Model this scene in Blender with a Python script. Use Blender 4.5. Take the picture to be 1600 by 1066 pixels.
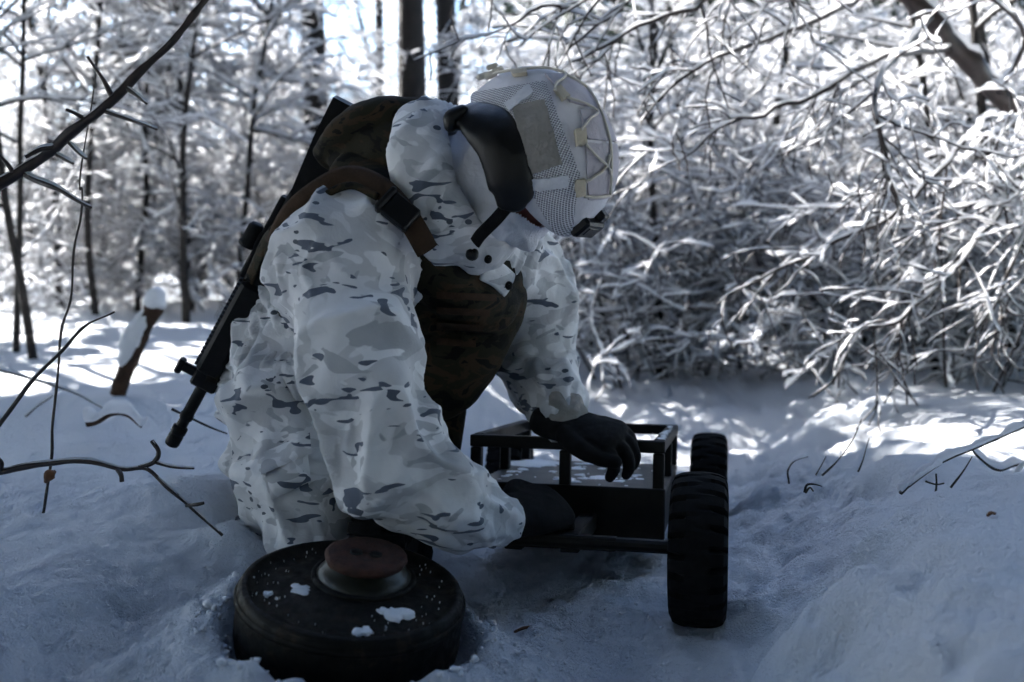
import bpy, bmesh, math, random
import numpy as np
from mathutils import Vector

for o in list(bpy.data.objects):
    bpy.data.objects.remove(o)
SC = bpy.context.scene
R = math.radians

# ------------------------------------------------------------------ camera
CAM_H, PITCH, FPX = 0.54, R(4.0), 1555.6          # photo is 1600 px wide, 35 mm lens on 36 mm sensor
cam = bpy.data.cameras.new('camera')
cam.lens = 35.0
cam.sensor_width = 36.0
cam.clip_start = 0.05
cam.clip_end = 2000
cam.dof.use_dof = True
cam.dof.focus_distance = 1.56
cam.dof.aperture_fstop = 3.4
cam_ob = bpy.data.objects.new('camera', cam)
cam_ob.location = (0, 0, CAM_H)
cam_ob.rotation_euler = (R(90) - PITCH, 0, 0)
SC.collection.objects.link(cam_ob)
SC.camera = cam_ob

# ------------------------------------------------------------------ sky, sun, exposure
SUN_AZ, SUN_EL = R(-52), R(36)                      # azimuth from +Y (view direction), negative = left
W = bpy.data.worlds.new('World')
SC.world = W
W.use_nodes = True
nt = W.node_tree
nt.nodes.clear()
sky = nt.nodes.new('ShaderNodeTexSky')
sky.sky_type = 'NISHITA'
sky.sun_disc = False
sky.sun_elevation = SUN_EL
sky.sun_rotation = SUN_AZ
sky.air_density = 1.0
sky.dust_density = 0.4
sky.ozone_density = 1.5
bg = nt.nodes.new('ShaderNodeBackground')
bg.inputs['Strength'].default_value = 0.062
wo = nt.nodes.new('ShaderNodeOutputWorld')
nt.links.new(sky.outputs[0], bg.inputs[0])
nt.links.new(bg.outputs[0], wo.inputs[0])
sun = bpy.data.lights.new('sun', 'SUN')
sun.energy = 5.0
sun.angle = R(0.5)
sun.color = (1.0, 0.97, 0.93)
sun_ob = bpy.data.objects.new('sun', sun)
TO_SUN = Vector((math.sin(SUN_AZ) * math.cos(SUN_EL), math.cos(SUN_AZ) * math.cos(SUN_EL), math.sin(SUN_EL)))
sun_ob.rotation_euler = TO_SUN.to_track_quat('Z', 'Y').to_euler()
sun_ob.location = TO_SUN * 30
SC.collection.objects.link(sun_ob)
vs = SC.view_settings
vs.view_transform = 'Standard'
vs.look = 'None'
vs.exposure = 3.0
vs.gamma = 1.0
vs.use_curve_mapping = False
SC.cycles.use_denoising = True
SC.cycles.max_bounces = 5
SC.cycles.diffuse_bounces = 3
SC.cycles.glossy_bounces = 1
SC.cycles.transmission_bounces = 3
SC.cycles.sample_clamp_indirect = 6.0
SC.cycles.adaptive_threshold = 0.03
SC.cycles.use_light_tree = False
SC.cycles.caustics_reflective = False
SC.cycles.caustics_refractive = False


# ------------------------------------------------------------------ helpers: maths
def P(px, py, d):
    """world point seen at photo pixel (px,py) at depth d metres along the lens axis"""
    xc = (px - 800) / FPX * d
    yc = (py - 533) / FPX * d
    return np.array([xc, d * math.cos(PITCH) - yc * math.sin(PITCH),
                     CAM_H - d * math.sin(PITCH) - yc * math.cos(PITCH)])


def nrm(v):
    v = np.asarray(v, float)
    n = np.linalg.norm(v, axis=-1, keepdims=True)
    return v / np.maximum(n, 1e-9)


def _hash(ix, iy, iz, seed):
    if 1:
        h = (ix.astype(np.int64) * 374761393 + iy.astype(np.int64) * 668265263 + iz.astype(np.int64) * 2147483647 + seed * 974711) & 0xFFFFFFFF
        h = ((h ^ (h >> 13)) * 1274126177) & 0xFFFFFFFF
        h = (h ^ (h >> 16)) & 0xFFFFFFFF
    return h.astype(float) / 2147483648.0 - 1.0


def noise(p, seed=0):
    p = np.asarray(p, float)
    i = np.floor(p).astype(np.int64)
    f = p - i
    u = f * f * f * (f * (f * 6 - 15) + 10)
    r = 0
    for dx in (0, 1):
        wx = u[..., 0] if dx else 1 - u[..., 0]
        for dy in (0, 1):
            wy = u[..., 1] if dy else 1 - u[..., 1]
            for dz in (0, 1):
                wz = u[..., 2] if dz else 1 - u[..., 2]
                r = r + wx * wy * wz * _hash(i[..., 0] + dx, i[..., 1] + dy, i[..., 2] + dz, seed)
    return r


def fbm(p, octaves=3, seed=0, gain=0.5):
    a, s, r = 1.0, 0, 0
    for k in range(octaves):
        r = r + a * noise(np.asarray(p) * (2.03 ** k), seed + k * 17)
        s += a
        a *= gain
    return r / s


def sstep(a, b, x):
    t = np.clip((x - a) / (b - a), 0, 1)
    return t * t * (3 - 2 * t)


# ------------------------------------------------------------------ helpers: meshes
def mk_mesh(name, v, quads=None, tris=None, smooth=True):
    v = np.asarray(v, np.float32)
    me = bpy.data.meshes.new(name)
    nq = 0 if quads is None else len(quads)
    ntr = 0 if tris is None else len(tris)
    me.vertices.add(len(v))
    me.vertices.foreach_set('co', v.ravel())
    idx, starts = [], []
    if nq:
        idx.append(np.asarray(quads, np.int32).ravel())
        starts.append(np.arange(nq, dtype=np.int32) * 4)
    if ntr:
        idx.append(np.asarray(tris, np.int32).ravel())
        starts.append(nq * 4 + np.arange(ntr, dtype=np.int32) * 3)
    idx = np.concatenate(idx)
    me.loops.add(len(idx))
    me.loops.foreach_set('vertex_index', idx)
    me.polygons.add(nq + ntr)
    me.polygons.foreach_set('loop_start', np.concatenate(starts))
    me.update(calc_edges=True)
    me.polygons.foreach_set('use_smooth', np.full(nq + ntr, smooth))
    me.validate()
    return me


class MB:
    """collects shapes; build() links them as ONE mesh object"""

    def __init__(self):
        self.v, self.q, self.t, self.n = [], [], [], 0

    def add(self, v, q=None, t=None):
        v = np.asarray(v, float)
        self.v.append(v)
        if q is not None and len(q):
            self.q.append(np.asarray(q, int) + self.n)
        if t is not None and len(t):
            self.t.append(np.asarray(t, int) + self.n)
        self.n += len(v)
        return self

    def grid(self, g, closed_u=False):
        """g: (rows, cols, 3); closed_u closes the columns"""
        nr, nc = g.shape[:2]
        j = np.arange(nc if closed_u else nc - 1)
        i = np.arange(nr - 1)
        I, J = np.meshgrid(i, j, indexing='ij')
        J2 = (J + 1) % nc
        q = np.stack([I * nc + J, I * nc + J2, (I + 1) * nc + J2, (I + 1) * nc + J], -1).reshape(-1, 4)
        return self.add(g.reshape(-1, 3), q)

    def tube(self, pts, rad, n=8, caps=True, ref=None, ab=None):
        """tube through pts; rad scalar/array; ab: (k,2) half axes along ref-side and across"""
        pts = np.asarray(pts, float)
        k = len(pts)
        rad = np.broadcast_to(np.asarray(rad, float), (k,)) if ab is None else None
        t = np.gradient(pts, axis=0)
        t = nrm(t)
        if ref is None:
            m = np.abs(t).mean(0)
            ref = np.eye(3)[int(np.argmin(m))]
        w = nrm(np.asarray(ref, float) - (t @ np.asarray(ref, float))[:, None] * t)
        u = np.cross(t, w)
        a = np.arange(n) * 2 * math.pi / n
        if ab is None:
            ra = rb = rad[:, None, None]
        else:
            ab = np.asarray(ab, float)
            ra, rb = ab[:, 0][:, None, None], ab[:, 1][:, None, None]
        g = pts[:, None] + ra * np.cos(a)[None, :, None] * w[:, None] + rb * np.sin(a)[None, :, None] * u[:, None]
        base = self.n
        self.grid(g, True)
        if caps:
            self.add(np.array([pts[0], pts[-1]]))
            c0, c1 = self.n - 2 - base, self.n - 1 - base
            j = np.arange(n)
            j2 = (j + 1) % n
            self.t.append(np.concatenate([np.stack([np.full(n, c0), j2, j], -1),
                                          np.stack([np.full(n, c1), (k - 1) * n + j, (k - 1) * n + j2], -1)]) + base)
        return self

    def lathe(self, prof, n=48, origin=(0, 0, 0), axis=(0, 0, 1), ref=None):
        """prof: list of (radius, height) along the axis"""
        prof = np.asarray(prof, float)
        ax = nrm(axis)
        if ref is None:
            ref = np.eye(3)[int(np.argmin(np.abs(ax)))]
        w = nrm(np.asarray(ref) - np.dot(ref, ax) * ax)
        u = np.cross(ax, w)
        a = np.arange(n) * 2 * math.pi / n
        g = (np.asarray(origin, float) + prof[:, 1][:, None, None] * ax +
             prof[:, 0][:, None, None] * (np.cos(a)[None, :, None] * w + np.sin(a)[None, :, None] * u))
        return self.grid(g, True)

    def box(self, c, x, y, z, sx, sy, sz, bev=0.002):
        """bevelled box centred c with unit axes x,y,z and full sizes"""
        c, x, y, z = (np.asarray(q, float) for q in (c, x, y, z))
        bm = bmesh.new()
        bmesh.ops.create_cube(bm, size=1.0)
        for v in bm.verts:
            v.co = Vector((v.co.x * sx, v.co.y * sy, v.co.z * sz))
        if bev:
            bmesh.ops.bevel(bm, geom=bm.edges[:], offset=min(bev, 0.3 * min(sx, sy, sz)), segments=1, affect='EDGES', profile=0.6)
        bm.verts.ensure_lookup_table()
        bmesh.ops.triangulate(bm, faces=bm.faces[:])
        v = np.array([list(q.co) for q in bm.verts])
        t = [[q.index for q in f.verts] for f in bm.faces]
        bm.free()
        return self.add(c + v[:, :1] * x + v[:, 1:2] * y + v[:, 2:] * z, None, t)

    def arrays(self):
        return (np.concatenate(self.v), np.concatenate(self.q) if self.q else None, np.concatenate(self.t) if self.t else None)

    def build(self, name, mat, parent=None, smooth=True, root=None):
        v, q, t = self.arrays()
        return link(name, mk_mesh(name, v - org(parent), q, t, smooth), mat, parent)


ORG = {}


def org(parent):
    return np.zeros(3) if parent is None else ORG.get(parent.name, np.zeros(3))


def link(name, me, mat, parent=None):
    o = bpy.data.objects.new(name, me)
    if mat is not None and not me.materials:
        me.materials.append(mat)
    SC.collection.objects.link(o)
    if parent is not None:
        o.parent = parent
        ORG[o.name] = org(parent)
        if name in ('snow_load', 'snow_patches', 'snow_flecks'):
            o['kind'] = 'stuff'
    return o


def thing(name, label, cat, loc=(0, 0, 0), group=None):
    o = bpy.data.objects.new(name, None)
    o.empty_display_size = 0.1
    o.location = loc
    SC.collection.objects.link(o)
    ORG[o.name] = np.asarray(loc, float)
    return tag(o, label, cat, group)


def tag(o, label=None, cat=None, group=None, kind=None):
    if label:
        o['label'] = label
    if cat:
        o['category'] = cat
    if group:
        o['group'] = group
    if kind:
        o['kind'] = kind
    return o


def flat_edges(o, deg=35):
    """smooth shading with sharp edges above an angle"""
    me = o.data
    bm = bmesh.new()
    bm.from_mesh(me)
    for e in bm.edges:
        if len(e.link_faces) == 2 and e.calc_face_angle(0) > R(deg):
            e.smooth = False
    bm.to_mesh(me)
    bm.free()
    return o


def remesh(mb, voxel=0.005, smooth=6, factor=0.5):
    v, q, t = mb.arrays()
    me = mk_mesh('tmp', v, q, t)
    o = bpy.data.objects.new('tmp', me)
    SC.collection.objects.link(o)
    m = o.modifiers.new('r', 'REMESH')
    m.mode = 'VOXEL'
    m.voxel_size = voxel
    if smooth:
        s = o.modifiers.new('s', 'SMOOTH')
        s.iterations = smooth
        s.factor = factor
    dg = bpy.context.evaluated_depsgraph_get()
    ev = o.evaluated_get(dg)
    m2 = ev.to_mesh()
    vv = np.empty(len(m2.vertices) * 3, np.float32)
    m2.vertices.foreach_get('co', vv)
    nn = np.empty(len(m2.vertices) * 3, np.float32)
    m2.vertices.foreach_get('normal', nn)
    pl = np.empty(len(m2.loops), np.int32)
    m2.loops.foreach_get('vertex_index', pl)
    tot = np.empty(len(m2.polygons), np.int32)
    m2.polygons.foreach_get('loop_total', tot)
    assert (tot == 4).all()
    ev.to_mesh_clear()
    bpy.data.objects.remove(o)
    bpy.data.meshes.remove(me)
    return vv.reshape(-1, 3).astype(float), nn.reshape(-1, 3).astype(float), pl.reshape(-1, 4)


def spline(pts, per=8):
    """Catmull-Rom through rows of pts (any number of columns)"""
    p = np.asarray(pts, float)
    p = np.vstack([2 * p[0] - p[1], p, 2 * p[-1] - p[-2]])
    out = []
    for i in range(1, len(p) - 2):
        t = np.linspace(0, 1, per, endpoint=False)[:, None]
        a, b, c, d = p[i - 1], p[i], p[i + 1], p[i + 2]
        out.append(0.5 * (2 * b + (c - a) * t + (2 * a - 5 * b + 4 * c - d) * t ** 2 + (3 * b - a - 3 * c + d) * t ** 3))
    out.append(p[-2][None])
    return np.vstack(out)


def limb(mb, pts, rad, n=28, per=8, ref=None):
    """smooth tapering limb with round ends; rad: scalars or (a,b) pairs"""
    rad = np.array([(r, r) if np.isscalar(r) else r for r in rad], float)
    s = spline(np.hstack([np.asarray(pts, float), rad]), per)
    c, ab = s[:, :3], np.maximum(s[:, 3:], 0.002)
    t0, t1 = nrm(c[0] - c[1]), nrm(c[-1] - c[-2])
    k = np.array([0.99, 0.8, 0.45])
    h = np.sqrt(1 - (1 - np.array([0.0, 0.0, 0.0])) * k ** 2) if False else k
    e0 = [c[0] + t0 * ab[0].min() * x for x in h]
    e1 = [c[-1] + t1 * ab[-1].min() * x for x in h[::-1]]
    w = np.sqrt(1 - k ** 2)[:, None]
    c2 = np.vstack([e0, c, e1])
    ab2 = np.vstack([ab[0] * w, ab, ab[-1] * w[::-1]])
    mb.tube(c2, None, n, True, ref, ab2)
    return c, ab


# ------------------------------------------------------------------ materials
def mat_new(name):
    m = bpy.data.materials.new(name)
    m.use_nodes = True
    n = m.node_tree.nodes
    n.clear()
    out = n.new('ShaderNodeOutputMaterial')
    b = n.new('ShaderNodeBsdfPrincipled')
    m.node_tree.links.new(b.outputs[0], out.inputs[0])
    return m, m.node_tree, b, out


def nd(t, kind, **kw):
    n = t.nodes.new(kind)
    for k, v in kw.items():
        if k.startswith('_'):
            setattr(n, k[1:], v)
        else:
            n.inputs[k.replace('__', ' ')].default_value = v
    return n


def ramp(t, fac, stops, mode='LINEAR'):
    r = t.nodes.new('ShaderNodeValToRGB')
    r.color_ramp.interpolation = mode
    e = r.color_ramp.elements
    while len(e) < len(stops):
        e.new(0.5)
    for i, (pos, c) in enumerate(stops):
        e[i].position = pos
        e[i].color = (*c, 1) if len(c) == 3 else c
    t.links.new(fac, r.inputs[0])
    return r


def coords(t, scale=(1, 1, 1), rot=(0, 0, 0), src='Object', loc=(0, 0, 0)):
    tc = t.nodes.new('ShaderNodeTexCoord')
    mp = nd(t, 'ShaderNodeMapping')
    mp.inputs['Scale'].default_value = scale
    mp.inputs['Rotation'].default_value = rot
    mp.inputs['Location'].default_value = loc
    t.links.new(tc.outputs[src], mp.inputs[0])
    return mp.outputs[0]


def ntex(t, vec, scale, detail=2, rough=0.5, dist=0.0):
    n = nd(t, 'ShaderNodeTexNoise', Scale=scale, Detail=detail, Roughness=rough, Distortion=dist)
    t.links.new(vec, n.inputs['Vector'])
    return n.outputs[0]


def bump(t, b, height, strength=0.3, dist=0.01):
    bp = nd(t, 'ShaderNodeBump', Strength=strength, Distance=dist)
    t.links.new(height, bp.inputs['Height'])
    t.links.new(bp.outputs[0], b.inputs['Normal'])
    return bp


def mixc(t, fac, a, b):
    m = t.nodes.new('ShaderNodeMix')
    m.data_type = 'RGBA'
    if hasattr(fac, 'links'):
        t.links.new(fac, m.inputs[0])
    else:
        m.inputs[0].default_value = fac
    for s, v in ((6, a), (7, b)):
        if hasattr(v, 'links'):
            t.links.new(v, m.inputs[s])
        else:
            m.inputs[s].default_value = (*v, 1)
    return m.outputs[2]


def math_(t, op, a, b=None):
    m = t.nodes.new('ShaderNodeMath')
    m.operation = op
    for i, v in enumerate((a, b)):
        if v is None:
            continue
        if hasattr(v, 'links'):
            t.links.new(v, m.inputs[i])
        else:
            m.inputs[i].default_value = v
    return m.outputs[0]


def simple(name, col, rough=0.6, metal=0.0, var=0.25, scale=40, bumps=0.15, bdist=0.002, spec=0.5):
    m, t, b, _ = mat_new(name)
    v = coords(t)
    n = ntex(t, v, scale, 4, 0.6)
    c0 = tuple(x * (1 - var) for x in col)
    c1 = tuple(min(1, x * (1 + var)) for x in col)
    r = ramp(t, n, [(0.3, c0), (0.7, c1)])
    t.links.new(r.outputs[0], b.inputs['Base Color'])
    b.inputs['Roughness'].default_value = rough
    b.inputs['Metallic'].default_value = metal
    b.inputs['Specular IOR Level'].default_value = spec
    if bumps:
        bump(t, b, ntex(t, v, scale * 6, 3), bumps, bdist)
    return m


def snow_ground_mat():
    m, t, b, out = mat_new('snow_ground')
    v = coords(t)
    n1 = ntex(t, v, 3.0, 3)
    r = ramp(t, n1, [(0.3, (0.80, 0.84, 0.91)), (0.7, (0.85, 0.88, 0.93))])
    t.links.new(r.outputs[0], b.inputs['Base Color'])
    b.inputs['Roughness'].default_value = 0.55
    b.inputs['Specular IOR Level'].default_value = 0.25
    h = math_(t, 'ADD', math_(t, 'MULTIPLY', ntex(t, v, 300, 3, 0.7), 0.6), ntex(t, v, 60, 5, 0.7))
    bump(t, b, h, 1.0, 0.016)
    return m


def snow_mat(name='snow_load', trans=0.7):
    m, t, b, out = mat_new(name)
    v = coords(t)
    b.inputs['Base Color'].default_value = (0.86, 0.88, 0.92, 1)
    b.inputs['Roughness'].default_value = 0.6
    b.inputs['Specular IOR Level'].default_value = 0.25
    bump(t, b, ntex(t, v, 130, 3, 0.65), 0.4, 0.006)
    tr = nd(t, 'ShaderNodeBsdfTranslucent')
    tr.inputs[0].default_value = (0.95, 0.95, 0.96, 1)
    mx = nd(t, 'ShaderNodeMixShader')
    mx.inputs[0].default_value = trans
    t.links.new(b.outputs[0], mx.inputs[1])
    t.links.new(tr.outputs[0], mx.inputs[2])
    t.links.new(mx.outputs[0], out.inputs[0])
    return m


def winter_camo():
    m, t, b, _ = mat_new('winter_camouflage_cloth')
    v = coords(t, (1, 1, 1.5), rot=(0, R(14), R(20)))
    big = ntex(t, v, 7.5, 3, 0.55, 0.6)
    mid = ntex(t, coords(t, (1, 1, 1.9), (0, R(12), 0), loc=(3, 1, 7)), 13, 2, 0.5, 0.8)
    base = ramp(t, big, [(0.0, (0.66, 0.67, 0.69)), (0.44, (0.66, 0.67, 0.69)), (0.45, (0.54, 0.55, 0.57)), (0.55, (0.54, 0.55, 0.57)), (0.56, (0.71, 0.72, 0.74))])
    m2 = ramp(t, mid, [(0.59, (0, 0, 0)), (0.60, (1, 1, 1))])
    c = mixc(t, m2.outputs[0], base.outputs[0], (0.41, 0.425, 0.45))
    m2b = ramp(t, ntex(t, coords(t, (1, 1, 1.6), loc=(9, 4, 2)), 11, 2, 0.5, 0.6), [(0.60, (0, 0, 0)), (0.61, (1, 1, 1))])
    c = mixc(t, m2b.outputs[0], c, (0.75, 0.76, 0.78))
    # dark elongated blots in loose groups
    el = ntex(t, coords(t, (0.55, 0.75, 1.75), (0, R(24), R(10)), loc=(1.3, 5, 2)), 34, 0.8, 0.4, 0.9)
    mask = ntex(t, coords(t, loc=(4, 4, 4)), 9.5, 1)
    e2 = math_(t, 'ADD', el, math_(t, 'MULTIPLY', math_(t, 'SUBTRACT', mask, 0.5), 0.6))
    dk = ramp(t, e2, [(0.662, (0, 0, 0)), (0.670, (1, 1, 1))])
    c = mixc(t, dk.outputs[0], c, (0.095, 0.115, 0.155))
    vo = nd(t, 'ShaderNodeTexVoronoi', Scale=40.0, Randomness=0.6)
    t.links.new(coords(t, (1, 1, 1.5)), vo.inputs['Vector'])
    dots = math_(t, 'MULTIPLY', math_(t, 'LESS_THAN', vo.outputs['Distance'], 0.26),
                 math_(t, 'GREATER_THAN', ntex(t, coords(t, (0.8, 1, 3.0), (0, R(10), 0), loc=(8, 1, 3)), 9, 1), 0.66))
    c = mixc(t, dots, c, (0.08, 0.095, 0.12))
    # faint soiling
    dirt = ramp(t, ntex(t, coords(t), 5, 5, 0.65), [(0.35, (0.80, 0.80, 0.81)), (0.65, (1, 1, 1))])
    mm = t.nodes.new('ShaderNodeMix')
    mm.data_type = 'RGBA'
    mm.blend_type = 'MULTIPLY'
    mm.inputs[0].default_value = 1
    t.links.new(c, mm.inputs[6])
    t.links.new(dirt.outputs[0], mm.inputs[7])
    t.links.new(mm.outputs[2], b.inputs['Base Color'])
    b.inputs['Roughness'].default_value = 0.75
    b.inputs['Specular IOR Level'].default_value = 0.3
    b.inputs['Sheen Weight'].default_value = 0.1
    w = ntex(t, coords(t), 700, 2)
    cr = ntex(t, coords(t, (1, 1, 1)), 30, 5, 0.6, 1.6)
    bump(t, b, math_(t, 'ADD', math_(t, 'MULTIPLY', w, 0.08), cr), 0.22, 0.010)
    return m


def dark_camo():
    m, t, b, _ = mat_new('woodland_camouflage_cloth')
    n1 = ntex(t, coords(t, (1, 1, 1.5)), 18, 3, 0.55, 0.7)
    r = ramp(t, n1, [(0.0, (0.005, 0.004, 0.003)), (0.42, (0.005, 0.004, 0.003)), (0.435, (0.017, 0.015, 0.008)), (0.55, (0.017, 0.015, 0.008)), (0.565, (0.034, 0.022, 0.011)), (0.64, (0.034, 0.022, 0.011)), (0.65, (0.006, 0.005, 0.004))])
    t.links.new(r.outputs[0], b.inputs['Base Color'])
    b.inputs['Roughness'].default_value = 0.85
    b.inputs['Specular IOR Level'].default_value = 0.2
    bump(t, b, math_(t, 'ADD', math_(t, 'MULTIPLY', ntex(t, coords(t), 600, 2), 0.3), ntex(t, coords(t), 45, 4, 0.6)), 0.4, 0.005)
    return m


M = {}
M['ground'] = snow_ground_mat()
M['snow'] = snow_mat()
M['snowdense'] = snow_mat('snow_lump', 0.15)
M['bark'] = simple('dark_bark', (0.014, 0.011, 0.0095), 0.8, 0, 0.5, 30, 0.6, 0.004)
M['twig'] = simple('wet_twig', (0.020, 0.012, 0.011), 0.38, 0, 0.4, 60, 0.4, 0.002)
M['pine'] = simple('pine_bark', (0.009, 0.0065, 0.0055), 0.9, 0, 0.6, 14, 0.9, 0.02)
M['camo'] = winter_camo()
M['dark'] = dark_camo()
M['skin'] = simple('weathered_skin', (0.20, 0.06, 0.045), 0.55, 0, 0.15, 50, 0.2)
M['black'] = simple('black_plastic', (0.004, 0.004, 0.0045), 0.4, 0, 0.3, 60, 0.15, 0.002, 0.3)
M['blackcloth'] = simple('black_glove_cloth', (0.005, 0.005, 0.006), 0.9, 0, 0.4, 90, 0.5, 0.003, 0.2)
M['gun'] = simple('black_gunmetal', (0.006, 0.006, 0.007), 0.55, 0.0, 0.3, 60, 0.15, 0.001, 0.15)
M['rubber'] = simple('tyre_rubber', (0.006, 0.006, 0.0065), 0.9, 0, 0.4, 60, 0.3, 0.002, 0.12)
M['steel'] = simple('black_painted_steel', (0.006, 0.0055, 0.005), 0.5, 0.0, 0.5, 25, 0.25, 0.002, 0.18)
M['mine_plain'] = simple('olive_black_enamel', (0.0045, 0.004, 0.0028), 0.5, 0.0, 0.5, 22, 0.5, 0.002, 0.12)


def mine_mat():
    m, t, b, _ = mat_new('chipped_dark_enamel')
    n = ntex(t, coords(t), 34, 6, 0.7)
    r = ramp(t, n, [(0.36, (0.0035, 0.0032, 0.0022)), (0.56, (0.007, 0.006, 0.004)), (0.62, (0.022, 0.014, 0.008)), (0.72, (0.010, 0.008, 0.005))])
    t.links.new(r.outputs[0], b.inputs['Base Color'])
    rr = ramp(t, ntex(t, coords(t), 60, 4), [(0.3, (0.35, 0.35, 0.35)), (0.7, (0.75, 0.75, 0.75))])
    t.links.new(rr.outputs[0], b.inputs['Roughness'])
    b.inputs['Specular IOR Level'].default_value = 0.15
    bump(t, b, ntex(t, coords(t), 70, 5, 0.7), 0.6, 0.003)
    return m


M['mine'] = mine_mat()
M['brass'] = simple('worn_olive_metal', (0.016, 0.016, 0.010), 0.35, 0.3, 0.3, 40, 0.1)
M['rust'] = simple('red_brown_rust', (0.045, 0.014, 0.008), 0.85, 0, 0.5, 60, 0.6, 0.003)
M['fleece'] = simple('white_fleece', (0.60, 0.61, 0.66), 0.95, 0, 0.06, 25, 0.5, 0.004, 0.1)
M['cover'] = simple('white_helmet_cloth', (0.62, 0.61, 0.65), 0.85, 0, 0.08, 30, 0.3, 0.002, 0.2)
M['panel'] = simple('lilac_grey_loop_fabric', (0.46, 0.43, 0.47), 0.95, 0, 0.10, 35, 0.6, 0.002, 0.1)
M['velcro'] = simple('grey_loop_fabric', (0.27, 0.255, 0.24), 0.95, 0, 0.15, 30, 0.7, 0.002, 0.1)
M['tan'] = simple('cream_webbing', (0.52, 0.46, 0.36), 0.8, 0, 0.12, 60, 0.5, 0.002, 0.2)
M['cord'] = simple('cream_elastic_cord', (0.58, 0.54, 0.47), 0.7, 0, 0.1, 90, 0.4, 0.001, 0.2)
M['strap'] = simple('brown_webbing', (0.035, 0.020, 0.011), 0.85, 0, 0.3, 60, 0.5, 0.002, 0.2)
M['stub'] = simple('rotten_orange_wood', (0.05, 0.024, 0.012), 0.9, 0, 0.7, 18, 0.9, 0.01)
M['grass'] = simple('dark_dead_grass', (0.040, 0.034, 0.022), 0.7, 0, 0.4, 40, 0.2)
M['needle'] = simple('dark_pine_needles', (0.022, 0.036, 0.020), 0.7, 0, 0.4, 20, 0)
M['leaf'] = simple('dead_brown_leaf', (0.14, 0.06, 0.025), 0.8, 0, 0.4, 40, 0.3)


def mesh_cloth():
    m, t, b, _ = mat_new('white_mesh_fabric')
    tc = t.nodes.new('ShaderNodeTexCoord')
    sp = t.nodes.new('ShaderNodeSeparateXYZ')
    t.links.new(tc.outputs['UV'], sp.inputs[0])
    u = math_(t, 'MULTIPLY', sp.outputs[0], 2 * math.pi / 0.0062)
    v = math_(t, 'MULTIPLY', sp.outputs[1], 2 * math.pi / 0.0062)
    a = math_(t, 'MULTIPLY', math_(t, 'SINE', u), math_(t, 'SINE', v))
    # two lattices of holes, staggered
    hole = math_(t, 'GREATER_THAN', math_(t, 'ABSOLUTE', a), 0.42)
    c = mixc(t, hole, (0.68, 0.68, 0.72), (0.20, 0.20, 0.23))
    t.links.new(c, b.inputs['Base Color'])
    b.inputs['Roughness'].default_value = 0.85
    b.inputs['Specular IOR Level'].default_value = 0.2
    bump(t, b, math_(t, 'MULTIPLY', math_(t, 'ABSOLUTE', a), -1.0), 0.6, 0.0015)
    return m


M['mesh'] = mesh_cloth()


def deck_mat():
    m, t, b, _ = mat_new('scuffed_grey_deck_plate')
    n = ntex(t, coords(t), 26, 5, 0.65)
    r = ramp(t, n, [(0.35, (0.012, 0.011, 0.010)), (0.6, (0.05, 0.045, 0.04))])
    t.links.new(r.outputs[0], b.inputs['Base Color'])
    b.inputs['Roughness'].default_value = 0.45
    bump(t, b, ntex(t, coords(t), 120, 3), 0.2, 0.002)
    return m


M['deck'] = deck_mat()

# ------------------------------------------------------------------ the ground
YAW = R(12.2)
CA = np.array([math.sin(YAW), math.cos(YAW), 0])      # cart axis, away from the camera
CL = np.array([math.cos(YAW), -math.sin(YAW), 0])     # cart lateral, to the right
C0 = np.array([0.044, 1.537, 0])                      # middle of the front axle on the ground
MINE = P(552, 912, 1.30)


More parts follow.
